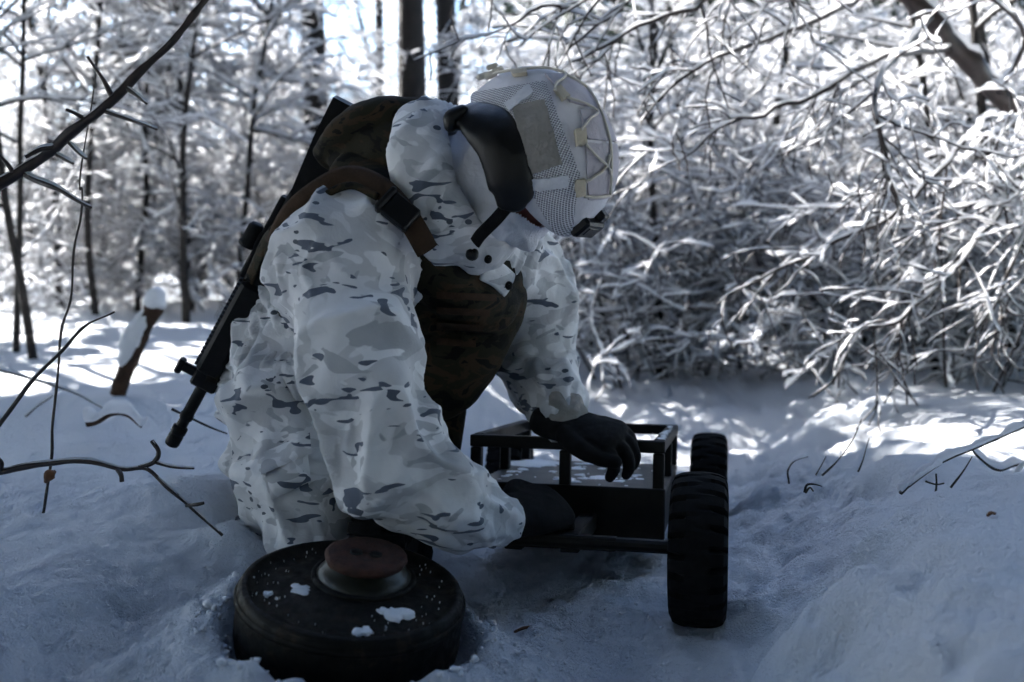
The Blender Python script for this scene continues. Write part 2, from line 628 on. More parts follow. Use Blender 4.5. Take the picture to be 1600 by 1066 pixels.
def terrain(x, y):
    x, y = np.asarray(x, float), np.asarray(y, float)
    p2 = np.stack([x, y, np.zeros_like(x)], -1)
    left = sstep(0.6, -1.2, x)
    rise = np.clip(y - 2.2, 0, 9) * (0.030 * left + 0.006) + np.clip(y - 11, 0, 60) * 0.012
    z = 0.115 + rise
    z = z + 0.05 * fbm(p2 * 0.55, 3, 5) * sstep(1.4, 3.5, y) + 0.030 * fbm(p2 * 2.1 + 7, 3, 9) * sstep(0.9, 2.2, y)
    # drifts and hummocks in the middle distance
    z = z + 0.05 * np.maximum(fbm(p2 * np.array([1.1, 1.8, 1]) + 21, 2, 31), 0) * sstep(2.0, 3.2, y) * sstep(14, 8, y)
    # right bank (plateau beside the cart), dips behind its crest
    a = (x - C0[0]) * CA[0] + (y - C0[1]) * CA[1]
    l = (x - C0[0]) * CL[0] + (y - C0[1]) * CL[1]
    wob = 0.03 * fbm(p2 * 6, 2, 3) + 0.012 * fbm(p2 * 22, 2, 4)
    bank = sstep(1.62, 1.34, y + wob * 1.5 - 0.12 * sstep(0.5, 1.2, x))
    z = z + (0.105 + 0.03 * sstep(0.3, 0.9, x)) * bank * sstep(0.10, 0.36, l)
    z = z + 0.022 * fbm(p2 * 3.1 + 3, 2, 51) * bank * sstep(0.3, 0.5, l)
    # second hummock, behind the right bank
    z = z + 0.055 * np.exp(-(((x - 0.78) / 0.30) ** 2 + ((y - 2.15) / 0.22) ** 2))
    z = z + 0.04 * np.exp(-(((x - 1.5) / 0.5) ** 2 + ((y - 2.6) / 0.35) ** 2))
    # trodden lane with the cart in it
    bend = 0.30 * np.clip(a - 1.2, 0, 8) ** 1.2 * 0.35
    ll = l - bend
    soft = sstep(0.15, 0.9, a)
    lane_r = 1 - sstep(0.262 - 0.1 * soft, 0.560 + 0.30 * soft, ll + wob * (2.2 + 3 * soft))
    lane_l = sstep(-0.72, -0.28, ll + wob * 2)
    floor = -0.05 * sstep(0.1, 0.9, a) + 0.09 * sstep(1.3, 2.6, a) + np.clip(a - 2.2, 0, 9) * 0.012
    lane = lane_r * lane_l * sstep(7.5, 4.0, a)
    floor = floor + 0.026 * fbm(p2 * 8, 3, 13) + 0.012 * fbm(p2 * 26, 2, 14) + 0.004 * np.sin((x * 0.5 - y) * 150 + 6 * fbm(p2 * 6, 2, 19)) * sstep(0.1, 0.35, fbm(p2 * 5, 2, 23) + 0.2)
    z = z * (1 - lane) + floor * lane
    # left of the lane, in front: snow around the mine
    m = np.hypot(x - MINE[0], y - MINE[1])
    rough = sstep(0.50, 0.18, m)
    hole = sstep(0.175, 0.150, m)
    around = 0.062 + 0.03 * sstep(0.05, -0.2, x - MINE[0]) + 0.022 * sstep(-0.1, 0.15, y - MINE[1]) * sstep(0.1, -0.15, x - MINE[0])
    k = sstep(0.36, 0.17, m)
    z = z * (1 - k) + around * k
    z = z + rough * (0.020 * fbm(p2 * 24, 3, 41) + 0.012 * np.abs(noise(p2 * 50, 43)))
    z = z * (1 - hole) + 0.005 * hole
    # heap pushed up in front of the kneeling leg
    z = z + 0.050 * np.exp(-(((x + 0.42) / 0.13) ** 2 + ((y - 1.60) / 0.08) ** 2))
    z = z + 0.030 * np.exp(-(((x + 0.62) / 0.16) ** 2 + ((y - 1.82) / 0.10) ** 2))
    # shallow prints and dents
    for (ux, uy, s, dpt) in ((0.08, 1.24, 0.07, 0.018), (-0.02, 1.37, 0.05, 0.014), (0.16, 1.33, 0.05, 0.012), (0.75, 3.2, 0.12, 0.05), (0.95, 3.8, 0.13, 0.05), (0.66, 2.75, 0.1, 0.04), (1.25, 4.6, 0.14, 0.05)):
        z = z - dpt * np.exp(-(((x - ux) / s) ** 2 + ((y - uy) / (s * 1.5)) ** 2))
    tread = sstep(-1.1, -0.7, x) * (sstep(0.35, 0.2, x) + sstep(0.28, 0.34, x) * sstep(0.62, 0.40, x)) * sstep(2.2, 1.6, y) * sstep(-0.15, 0.25, fbm(p2 * 3.3 + 11, 2, 71))
    z = z + tread * (0.012 * fbm(p2 * 13, 3, 72) + 0.009 * np.abs(noise(p2 * 36, 73)))
    near = sstep(4.5, 1.0, y) * sstep(2.5, 1.0, np.abs(x))
    z = z + near * (0.007 * fbm(p2 * 15, 3, 61) + 0.0022 * noise(p2 * 48, 62))
    return z


def axis_steps(fine0, fine1, step, lo, hi, g=1.07):
    c = list(np.arange(fine0, fine1, step))
    s, p = step, c[-1]
    while p < hi:
        s *= g
        p += s
        c.append(p)
    s, p = step, fine0
    pre = []
    while p > lo:
        s *= g
        p -= s
        pre.append(p)
    return np.array(pre[::-1] + c)


gx = axis_steps(-1.0, 1.05, 0.0082, -260, 260, 1.09)
gy = axis_steps(0.95, 2.3, 0.0082, -6, 420, 1.045)
GX, GY = np.meshgrid(gx, gy)
GZ = terrain(GX, GY)
ground = MB().grid(np.stack([GX, GY, GZ], -1)).build('snow_ground', M['ground'])
tag(ground, 'trodden and drifted snow covering the forest floor', kind='structure')


def tz(x, y):
    return float(terrain(np.array([x]), np.array([y]))[0])


# ------------------------------------------------------------------ branches
_WT = noise(np.stack([np.arange(32768) / 8.0, np.full(32768, 0.5), np.full(32768, 0.5)], -1), 7)


def wiggle(x):
    return _WT[(np.abs(x) * 8).astype(int) % 32768] * 1.5


def s_len(seg):
    return float(seg.sum())


class Tree:
    def __init__(self, seed):
        self.rng = np.random.default_rng(seed)
        self.pl = []

    def line(self, pts, rad):
        self.pl.append((np.asarray(pts, float), np.asarray(rad, float)))

    def grow(self, p, d, L, r, lvl, cfg):
        rng = self.rng
        n = max(4, int(L / cfg['step'][lvl]))
        d = nrm(d)
        pts, p = [p], np.array(p, float)
        for i in range(n):
            d = d + rng.normal(0, cfg['wander'][lvl], 3)
            d[2] += cfg['up'][lvl] / n
            d = nrm(d)
            p = p + d * (L / n)
            pts.append(p)
        pts = np.array(pts)
        t = np.linspace(0, 1, n + 1)
        rad = np.maximum(r * (1 - 0.85 * t ** 1.1), cfg['rmin'])
        self.line(pts, rad)
        self.kids(pts, rad, L, lvl, cfg)

    def kids(self, pts, rad, L, lvl, cfg, t0=None):
        if lvl >= cfg['levels']:
            return
        rng = self.rng
        n = len(pts) - 1
        nk = rng.poisson(cfg['kids'][lvl] * max(0.4, L)) + cfg.get('min', (1, 1, 0, 0))[lvl]
        for _ in range(nk):
            t = rng.uniform(cfg['t0'][lvl] if t0 is None else t0, 0.98)
            i = min(int(t * n), n - 1)
            f = t * n - i
            q = pts[i] * (1 - f) + pts[i + 1] * f
            tan = nrm(pts[i + 1] - pts[i])
            side = nrm(np.cross(tan, rng.normal(size=3)))
            ang = R(rng.uniform(*cfg['ang'][lvl]))
            d = tan * math.cos(ang) + side * math.sin(ang)
            L2 = cfg['len'][lvl] * rng.uniform(0.5, 1.15) * (1 - 0.45 * t) * cfg.get('scale', 1)
            r2 = min(rad[i] * 0.62, cfg['rmax'][lvl])
            self.grow(q, d, L2, max(r2, cfg['rmin']), lvl + 1, cfg)

    def wood(self, sides=(7, 5, 4), thick=(0.02, 0.006)):
        mb = MB()
        for pts, rad in self.pl:
            n = sides[0] if rad[0] > thick[0] else sides[1] if rad[0] > thick[1] else sides[2]
            mb.tube(pts, rad, n, False)
        return mb

    def snow(self, base=0.007, k=0.9, gap=0.35, seed=0, lump=9.0, maxs=0.05, minlen=0.04, sides=6, res=0):
        mb = MB()
        a = np.arange(sides) * 2 * math.pi / sides + 0.3
        for j, (pts, rad) in enumerate(self.pl):
            if len(pts) < 3:
                continue
            seg = np.linalg.norm(np.diff(pts, axis=0), axis=1)
            if seg.sum() < minlen:
                continue
            # resample so that the snow is lumpier than the twig
            m = min(len(pts) * 2, 40) if not res else int(min(max(len(pts) * 2, s_len(seg) / res), 160))
            s = np.concatenate([[0], np.cumsum(seg)])
            u = np.linspace(0, s[-1], m)
            q = np.stack([np.interp(u, s, pts[:, c]) for c in range(3)], -1)
            rr = np.interp(u, s, rad)
            t = nrm(np.gradient(q, axis=0))
            h = np.sqrt(np.clip(1 - t[:, 2] ** 2, 0, 1)) ** 1.7
            ln, ln2 = wiggle(u * lump + j * 1.37 + seed * 91), wiggle(u * lump * 3 + j * 2.37 + seed * 57 + 700)
            th = (base + k * np.minimum(rr, 0.03)) * h * np.clip(0.75 + 0.75 * ln + 0.35 * ln2 + (0.5 - gap), 0.0, 2.2)
            th = np.minimum(th, maxs)
            th[0] *= 0.3
            th[-1] *= 0.15
            if th.max() < 0.0015:
                continue
            w = np.cross(t, np.array([0, 0, 1.0]))
            w = nrm(np.where(np.linalg.norm(w, axis=1, keepdims=True) < 1e-3, np.array([[1.0, 0, 0]]), w))
            up = np.cross(w, t)
            c = q + up * (rr * 0.6 + th * 0.55)[:, None]
            hw = np.where(th > 0.0008, rr * 0.65 + th * 0.50, 0.0002)
            hh = np.maximum(th * 0.62, 0.0002)
            g = c[:, None] + (hw[:, None] * np.cos(a))[..., None] * w[:, None] + (hh[:, None] * np.sin(a))[..., None] * up[:, None]
            mb.grid(g, True)
        return mb


def pair(name, label, cat, tree, loc, group=None, snow_kw=None, wood_mat='bark', sides=(8, 5, 4), wood_name='branches'):
    """thing with wood and the snow lying on it"""
    t = thing(name, label, cat, loc, group)
    tree.wood(sides).build(wood_name, M[wood_mat], t)
    s = tree.snow(**(snow_kw or {}))
    if s.n:
        s.build('snow_load', M['snow'], t)
    return t


# --- thicket kinds (instanced into the background mass, and copied as single shrubs)
SHRUB = dict(levels=3, step=(0.16, 0.09, 0.06, 0.045), wander=(0.06, 0.16, 0.24, 0.28), up=(0.25, -0.35, -0.35, -0.2), rmin=0.0026,
             kids=(4.6, 5.5, 4.5), t0=(0.10, 0.12, 0.1), ang=((35, 85), (25, 75), (30, 80)), len=(1.25, 0.46, 0.19), rmax=(0.010, 0.005, 0.003), min=(2, 2, 1))


def shrub(seed, stems=6, height=2.6, spread=0.55, cfg=SHRUB, r0=0.016):
    t = Tree(seed)
    for i in range(stems):
        a = t.rng.uniform(0, 2 * math.pi)
        d = np.array([math.cos(a) * spread * t.rng.uniform(0.2, 1), math.sin(a) * spread * t.rng.uniform(0.2, 1), 1])
        p = np.array([math.cos(a) * 0.12, math.sin(a) * 0.12, -0.08]) * t.rng.uniform(0.3, 1.0)
        p[2] = -0.08
        t.grow(p, d, height * t.rng.uniform(0.6, 1.1), r0 * t.rng.uniform(0.6, 1.2), 0, cfg)
    return t


SAP = dict(levels=3, step=(0.2, 0.11, 0.08, 0.07), wander=(0.035, 0.11, 0.16, 0.2), up=(0.15, -0.15, -0.25, -0.2), rmin=0.0018,
           kids=(3.6, 4.5, 3.5), t0=(0.18, 0.12, 0.1), ang=((35, 80), (25, 70), (25, 75)), len=(1.25, 0.50, 0.22), rmax=(0.011, 0.005, 0.003), min=(3, 1, 0))


def sapling(seed, height=4.2, r0=0.028, lean=0.08):
    t = Tree(seed)
    a = t.rng.uniform(0, 6.28)
    t.grow(np.array([0, 0, -0.1]), np.array([math.cos(a) * lean, math.sin(a) * lean, 1]), height, r0, 0, SAP)
    return t


def variant_objects(name, trees, snow_kw, wood='bark'):
    """one mesh per kind with two materials, kept in a collection that is only instanced"""
    col = bpy.data.collections.new(name)
    for i, t in enumerate(trees):
        v1, q1, _ = t.wood((6, 4, 3)).arrays()
        v2, q2, _ = t.snow(seed=i, sides=4, **snow_kw).arrays()
        me = mk_mesh('%s_%02d' % (name, i), np.vstack([v1, v2]), np.vstack([q1, q2 + len(v1)]))
        me.materials.append(M[wood])
        me.materials.append(M['snow'])
        mi = np.zeros(len(me.polygons), np.int32)
        mi[len(q1):] = 1
        me.polygons.foreach_set('material_index', mi)
        o = bpy.data.objects.new('%s_%02d' % (name, i), me)
        col.objects.link(o)
    return col


def scatter(name, label, col, pts, rot, scl, idx):
    me = bpy.data.meshes.new(name)
    me.from_pydata([tuple(p) for p in pts], [], [])
    for nm, typ, arr, key in (('rot', 'FLOAT_VECTOR', np.asarray(rot, np.float32), 'vector'), ('scl', 'FLOAT_VECTOR', np.asarray(scl, np.float32), 'vector'), ('pick', 'INT', np.asarray(idx, np.int32), 'value')):
        at = me.attributes.new(nm, typ, 'POINT')
        at.data.foreach_set(key, arr.ravel())
    g = bpy.data.node_groups.new(name, 'GeometryNodeTree')
    g.interface.new_socket('Geometry', in_out='INPUT', socket_type='NodeSocketGeometry')
    g.interface.new_socket('Geometry', in_out='OUTPUT', socket_type='NodeSocketGeometry')
    gi, go = g.nodes.new('NodeGroupInput'), g.nodes.new('NodeGroupOutput')
    ci = g.nodes.new('GeometryNodeCollectionInfo')
    ci.inputs['Collection'].default_value = col
    ci.inputs['Separate Children'].default_value = True
    ci.inputs['Reset Children'].default_value = True
    ip = g.nodes.new('GeometryNodeInstanceOnPoints')
    ip.inputs['Pick Instance'].default_value = True

    def attr(n, typ):
        a = g.nodes.new('GeometryNodeInputNamedAttribute')
        a.data_type = typ
        a.inputs['Name'].default_value = n
        return [s for s in a.outputs if s.enabled and s.name == 'Attribute'][0]
    g.links.new(gi.outputs[0], ip.inputs['Points'])
    g.links.new(ci.outputs[0], ip.inputs['Instance'])
    g.links.new(attr('pick', 'INT'), ip.inputs['Instance Index'])
    e2r = g.nodes.new('FunctionNodeEulerToRotation')
    g.links.new(attr('rot', 'FLOAT_VECTOR'), e2r.inputs[0])
    g.links.new(e2r.outputs[0], ip.inputs['Rotation'])
    g.links.new(attr('scl', 'FLOAT_VECTOR'), ip.inputs['Scale'])
    g.links.new(ip.outputs[0], go.inputs[0])
    o = bpy.data.objects.new(name, me)
    SC.collection.objects.link(o)
    md = o.modifiers.new('scatter', 'NODES')
    md.node_group = g
    return tag(o, label, name.replace('_', ' '), kind='stuff')


SNOW_KW = dict(base=0.0085, k=0.75, gap=0.42, lump=20.0)
kinds_b = [shrub(100 + i, stems=3 + i % 2, height=3.5 + 0.3 * (i % 3), spread=0.55 + 0.15 * (i % 2), r0=0.022) for i in range(4)]
kinds_s = [sapling(200 + i, height=4.4 + 0.4 * i, r0=0.030 + 0.003 * i) for i in range(3)]
COL = variant_objects('thicket_kind', kinds_b + kinds_s, SNOW_KW)



def pine_kind(i):
    """young pine with a needled crown, used for the unseen shading pines round the viewpoint and far behind"""
    r_ = np.random.default_rng(900 + i)
    H = 9.5
    tv = MB().tube([(0, 0, -0.2), (0.05, 0, 3), (0.0, 0.06, 6), (0, 0, H)], [0.13, 0.10, 0.06, 0.015], 10, False)
    tr_ = Tree(910 + i)
    nq, ns = [], []
    for w_ in range(15):
        z_ = 2.3 + (H - 2.6) * (w_ / 15) ** 0.9
        L_ = 2.3 * (1 - (z_ - 2.3) / (H - 1.4)) ** 0.8 + 0.25
        for b_ in range(6):
            a_ = r_.uniform(0, 6.28)
            c_ = spline([(0, 0, z_), (math.cos(a_) * L_ * 0.5, math.sin(a_) * L_ * 0.5, z_ + 0.12), (math.cos(a_) * L_, math.sin(a_) * L_, z_ - 0.12)], 5)
            tr_.line(c_, np.linspace(0.022, 0.006, len(c_)))
            for q_ in range(int(16 * L_)):
                p_ = c_[min(int((0.15 + 0.85 * r_.random()) * (len(c_) - 1)), len(c_) - 1)] + r_.normal(0, 0.13, 3) * (1, 1, 0.5)
                for k_ in range(3):
                    d_ = nrm(r_.normal(size=3) * (1, 1, 0.6)) * r_.uniform(0.13, 0.22)
                    s_ = nrm(np.cross(d_, r_.normal(size=3))) * r_.uniform(0.03, 0.055)
                    nq.append([p_ - s_, p_ + d_ * 0.6 - s_ * 1.1, p_ + d_, p_ + s_])
                if r_.random() < 0.35:
                    ns.append(p_ + np.array([0, 0, 0.06]))
    v1, q1, _ = tv.arrays()
    v2, q2, _ = tr_.wood((6, 5, 4)).arrays()
    v3 = np.array(nq).reshape(-1, 3)
    q3 = np.arange(len(v3)).reshape(-1, 4)
    sm_ = MB()
    for p_ in ns:
        s_ = r_.uniform(0.05, 0.11)
        sm_.lathe([(s_ * 0.3, -s_ * 0.25), (s_, 0), (s_ * 0.75, s_ * 0.4), (s_ * 0.1, s_ * 0.55)], 6, p_, nrm(np.array([0, 0, 1.0]) + r_.normal(0, 0.25, 3)))
    v4, q4, _ = sm_.arrays()
    o1, o2, o3 = len(v1), len(v1) + len(v2), len(v1) + len(v2) + len(v3)
    me = mk_mesh('thicket_kind_%02d' % (7 + i), np.vstack([v1, v2, v3, v4]), np.vstack([q1, q2 + o1, q3 + o2, q4 + o3]))
    for k_ in ('pine', 'needle', 'snow'):
        me.materials.append(M[k_])
    mi = np.zeros(len(me.polygons), np.int32)
    mi[len(q1) + len(q2):] = 1
    mi[len(q1) + len(q2) + len(q3):] = 2
    me.polygons.foreach_set('material_index', mi)
    COL.objects.link(bpy.data.objects.new('thicket_kind_%02d' % (7 + i), me))


pine_kind(0)
pine_kind(1)
rg = np.random.default_rng(11)
pts, rot, scl, idx = [], [], [], []


def put(x, y, s, k, tilt=0.06):
    pts.append((x, y, 0.0))
    s = s * 0.64 if k < 4 else s
    rot.append((rg.normal(0, tilt), rg.normal(0, tilt), rg.uniform(0, 6.28)))
    scl.append((s, s, s * rg.uniform(0.9, 1.15)))
    idx.append(k)


def sun_gap(x, y, w=0.35):
    """keeps a narrow opening in the thicket through which the sun reaches the kneeling figure"""
    d = (x + 0.3) * math.cos(SUN_AZ) - (y - 1.7) * math.sin(SUN_AZ)
    return abs(d) < w


cnt = 0
while cnt < 84:                                     # right-hand brush: a fringe, a clearing, then deeper rows
    y = rg.uniform(4.7, 5.9) if cnt < 20 else rg.uniform(8.2, 9.4) if cnt < 48 else rg.uniform(11.8, 14.5)
    x = rg.uniform(-0.02, 0.72) * y + 0.1
    if abs(x - (0.50 + 0.30 * (y - 3))) < 0.5 and y < 6.0:
        continue
    put(x, y, rg.uniform(0.55, 0.72) + 0.045 * y, rg.integers(0, 4))
    cnt += 1
cnt = 0
while cnt < 95:                                     # left brush: starts farther back, more open
    y = 6.4 + 9 * rg.random()
    x = -rg.uniform(-0.02, 0.72) * y
    if sun_gap(x, y, 0.5) and rg.random() < 0.85:
        continue
    put(x, y, rg.uniform(0.6, 1.0), rg.integers(0, 4))
    cnt += 1
for i in range(130):                                # taller growth behind
    y = rg.uniform(17, 30)
    x = rg.uniform(-0.75, 0.75) * y
    if sun_gap(x, y, 0.45):
        continue
    if x < 0 and rg.random() < 0.72:
        continue
    put(x, y, rg.uniform(0.9, 1.35), rg.integers(4, 7))
for i in range(120):                                # far wood
    y = rg.uniform(24, 60)
    x = rg.uniform(-0.75, 0.75) * y
    if x < 0 and rg.random() < 0.7:
        continue
    put(x, y, rg.uniform(1.4, 2.4), rg.integers(4, 7))
for i in range(150):                                # the wood goes on unseen round the viewpoint, added to cut sky light
    a_, r_ = rg.uniform(-math.pi, math.pi), rg.uniform(3.6, 16)
    x, y = r_ * math.sin(a_), r_ * math.cos(a_)
    if y > 0.5 * abs(x) - 0.8:
        continue
    put(x, y, rg.uniform(1.2, 1.9), rg.integers(4, 7) if rg.random() < 0.7 else rg.integers(0, 4))
cnt = 0
while cnt < 46:                                     # unseen pines behind the viewpoint, added to darken the foreground
    a_, r_ = rg.uniform(-math.pi, math.pi), rg.uniform(2.3, 11)
    x, y = r_ * math.sin(a_), r_ * math.cos(a_)
    if y > 0.35 * x - 0.9 or y > -0.9:
        continue
    put(x, y, rg.uniform(0.8, 1.1), rg.integers(7, 9), 0.03)
    cnt += 1
for x, y in ((2.6, 0.3), (3.4, 1.6), (3.0, -0.8), (4.4, 2.8), (-2.9, -0.4), (-3.6, 0.8), (-3.3, 3.9), (-3.5, 3.1), (-4.4, 4.5), (-4.7, 3.6), (-3.4, 2.2)):  # unseen pines to either side, added to throw shade over the foreground
    put(x, y, rg.uniform(0.85, 1.05), rg.integers(7, 9), 0.03)
for x, y, k in ((-1.6, 9.5, 5), (-2.2, 10.5, 4), (-1.2, 11.0, 6), (-2.6, 9.2, 5), (-0.8, 10.0, 4), (-1.9, 12.5, 6), (-0.4, 11.8, 5), (-3.0, 11.5, 4), (-4.6, 6.0, 4), (-3.7, 5.5, 5), (-5.4, 6.8, 6), (-5.3, 5.6, 7), (-4.3, 7.0, 5)):  # saplings filling the sky gap; the last few unseen, added to dapple left snow
    put(x, y, 1.15 if k < 7 else 0.8, k, 0.03)
for i in range(26):                                 # and far behind the brush, mostly to the right
    y = rg.uniform(20, 40)
    put(rg.uniform(0.02, 0.7) * y, y, rg.uniform(0.9, 1.4), rg.integers(7, 9), 0.03)
for i in range(7):
    y = rg.uniform(28, 48)
    put(-rg.uniform(0.1, 0.6) * y, y, rg.uniform(0.6, 0.9), rg.integers(7, 9), 0.03)
_pz = np.array(pts)
pts = [(x, y, z) for x, y, z in zip(_pz[:, 0], _pz[:, 1], terrain(_pz[:, 0], _pz[:, 1]))]
thicket = scatter('thicket', 'snow-laden tangle of bare brush filling the forest behind', COL, pts, rot, scl, idx)


# --- pines: dark trunks behind the helmet
def pine(px, d, width_px, label, height=13, lean=0.0):
    x = (px - 800) / FPX * d
    base = np.array([x, d, tz(x, d) - 0.15])
    r = width_px / FPX * d / 2
    t = thing('pine_tree', label, 'tree', base, 'pine trunks beyond the brush')
    rngp = np.random.default_rng(int(px))
    k = 30
    s = np.linspace(0, 1, k)
    wob = np.stack([0.05 * noise(np.stack([s * 4, s * 0 + px, s * 0], -1), 1), 0.05 * noise(np.stack([s * 4, s * 0 + px, s * 0 + 4], -1), 2), s * 0], -1)
    ax = base + s[:, None] * np.array([lean, 0, height]) + wob
    a = np.arange(20) * 2 * math.pi / 20
    rr = r * (1.25 * np.exp(-s * 14) * 0.4 + 1 - 0.72 * s)
    g = ax[:, None] + rr[:, None, None] * (1 + 0.07 * noise(np.stack([np.cos(a)[None] * 3 + s[:, None] * 9, np.sin(a)[None] * 3 + 0 * s[:, None], s[:, None] * 26 + 0 * a[None]], -1), 5))[..., None] * np.stack([np.cos(a), np.sin(a), 0 * a], -1)[None]
    MB().grid(g, True).build('trunk', M['pine'], t)
    tr = Tree(int(px) + 9)
    for i in range(10):                             # limbs of the crown, above the picture
        f = rngp.uniform(0.66, 0.98)
        p0 = base + f * np.array([lean, 0, height])
        an = rngp.uniform(0, 6.28)
        tr.grow(p0, (math.cos(an), math.sin(an), 0.25), (1.1 - f) * height * 0.28, 0.03, 1,
                dict(levels=3, step=(0.3, 0.25, 0.16, 0.1), wander=(0.05, 0.1, 0.15, 0.2), up=(0, -0.1, -0.2, 0), rmin=0.004, kids=(3, 3.0, 2.0), t0=(0.2, 0.2, 0.1), ang=((40, 80), (30, 60), (30, 70)), len=(1, 0.7, 0.35), rmax=(0.03, 0.012, 0.008), min=(1, 2, 1)))
    crown = tr.wood((6, 4, 3)).build('crown', M['pine'], t)
    tr.snow(base=0.05, k=1.2, gap=0.2, maxs=0.12, lump=3).build('snow_load', M['snow'], crown)
    return t


pine(500, 6.9, 38, 'dark pine trunk above the rifle butt, apart from the others')
pine(602, 8.0, 14, 'thinnest pine trunk, standing between two thicker ones')
pine(655, 7.0, 44, 'thick dark pine trunk just behind the back of the helmet')
pine(704, 7.6, 34, 'pine trunk half hidden by snowy twigs right above helmet')


# --- single saplings with dark stems, left of the figure
def copy_tree(o, parent=None):
    c = o.copy()
    SC.collection.objects.link(c)
    c.parent = parent
    for ch in o.children:
        copy_tree(ch, c)
    return c


proto = []
for i in range(4):
    tr = sapling(300 + i, height=3.6, r0=0.022 + 0.003 * i, lean=0.05)
    t = thing('sapling', None, 'sapling', (0, 0, 0), 'bare saplings among the brush')
    tr.wood((8, 5, 4)).build('stem', M['bark'], t)
    tr.snow(base=0.007, k=0.8, gap=0.42, lump=22).build('snow_load', M['snow'], t)
    proto.append([t, False])
sap_spots = [  # photo x, depth, scale, kind, label
    (22, 4.3, 0.72, 0, 'dark sapling at the extreme left edge with snow clumps'),
    (52, 4.0, 0.72, 1, 'dark straight sapling second from the left edge'),
    (96, 6.6, 1.1, 2, 'sapling behind the thin red stalk, third from left edge'),
    (160, 7.4, 1.0, 3, 'sapling rising behind the thorny iced branch'),
    (228, 8.0, 1.15, 0, 'sapling standing straight behind the snow-capped rotten stub'),
    (290, 5.6, 0.85, 2, 'slim sapling standing in open snow right of the stub'),
    (322, 7.5, 1.2, 1, 'dark sapling midway between stub and rifle'),
    (352, 8.4, 1.2, 3, 'tall sapling against the brightest patch of sky'),
    (388, 9.0, 1.2, 0, 'sapling nearest the rifle handguard, behind it'),
    (432, 10.0, 1.3, 2, 'sapling whose stem shows just left of the rifle butt'),
    (1030, 4.6, 0.85, 1, 'upright dark sapling right of the helmet and far sleeve'),
    (1100, 5.2, 0.9, 0, 'sapling rising above the lane beside the wheel tops'),
    (1195, 5.6, 0.95, 3, 'sapling in the middle of the right-hand brush'),
    (1470, 4.0, 0.75, 2, 'forked sapling on the right with dark lower stem'),
    (1592, 3.9, 1.0, 1, 'thick dark sapling at the extreme right edge'),
    (1560, 4.6, 1.0, 3, 'thin sapling next to the right edge, second from it'),
]
for px, d, s, k, lab in sap_spots:
    pr = proto[k]
    o = pr[0] if not pr[1] else copy_tree(pr[0])
    pr[1] = True
    x = (px - 800) / FPX * d
    o.location = (x, d, tz(x, d))
    o.rotation_euler = (0, 0, px * 0.37)
    o.scale = (s, s, s)
    o['label'] = lab

TALL = dict(levels=3, step=(0.25, 0.14, 0.10, 0.08), wander=(0.045, 0.12, 0.18, 0.24), up=(0.1, -0.15, -0.25, -0.2), rmin=0.003,
            kids=(7.0, 5.0, 4.0), t0=(0.30, 0.12, 0.1), ang=((45, 85), (25, 70), (25, 75)), len=(1.7, 0.65, 0.30), rmax=(0.014, 0.007, 0.005), min=(3, 1, 1))
tall = []
for i in range(2):
    tr = Tree(500 + i)
    tr.grow(np.array([0, 0, -0.1]), np.array([0.03, 0.02, 1]), 6.2, 0.034, 0, TALL)
    t = thing('young_tree', None, 'tree', (0, 0, 0), 'young trees with crowns above the picture')
    tr.wood((10, 5, 4)).build('trunk', M['bark'], t)
    tr.snow(base=0.020, k=1.2, gap=0.2, maxs=0.07, sides=5, lump=16).build('snow_load', M['snow'], t)
    tall.append([t, False])
for px, d, s, k, lab in [
    (150, 5.6, 0.60, 0, 'young tree just left of the rotten stub'),
    (112, 7.2, 0.65, 1, 'young tree just right of the thin red stalk'),
    (215, 6.3, 0.62, 0, 'young tree rising behind the rotten stub'),
    (300, 6.4, 0.62, 1, 'straight young tree between the stub and the rifle'),
    (378, 6.2, 0.62, 0, 'young tree close behind the rifle handguard'),
]:
    pr = tall[k]
    o = pr[0] if not pr[1] else copy_tree(pr[0])
    pr[1] = True
    x = (px - 800) / FPX * d
    o.location = (x, d, tz(x, d))
    o.rotation_euler = (0, 0, px * 0.61)
    o.scale = (s, s, s)
    o['label'] = lab

# --- single low shrubs edging the lane
low = []
for i in range(3):
    tr = shrub(400 + i, stems=6, height=1.1, spread=0.8, r0=0.008)
    t = thing('low_shrub', None, 'shrub', (0, 0, 0), 'low shrubs bowed under snow')
    tr.wood((6, 4, 4)).build('twigs', M['twig'], t)
    tr.snow(base=0.009, k=1.0, gap=0.25, lump=22).build('snow_load', M['snow'], t)
    low.append([t, False])
low_spots = [
    (985, 4.3, 0.9, 0, 'low snowy shrub behind the gloved hand on the rail'),
    (1075, 4.7, 1.0, 1, 'low snowy shrub standing above the far wheel'),
    (1290, 4.4, 1.1, 2, 'bowed snowy shrub drooping over the end of the lane'),
    (1370, 4.0, 0.9, 0, 'low snowy shrub behind the thin grass stems'),
    (1530, 3.4, 0.8, 1, 'low snowy shrub at the right above the fallen twigs'),
    (1230, 6.0, 1.3, 1, 'big low shrub blocking the far end of the lane'),
    (130, 6.4, 1.0, 2, 'low snowy shrub behind the stub at left'),
    (400, 6.5, 1.0, 0, 'low snowy shrub just behind the rifle'),
]
for px, d, s, k, lab in low_spots:
    pr = low[k]
    o = pr[0] if not pr[1] else copy_tree(pr[0])
    pr[1] = True
    x = (px - 800) / FPX * d
    o.location = (x, d, tz(x, d))
    o.rotation_euler = (0, 0, px * 0.73)
    o.scale = (s, s, s)
    o['label'] = lab


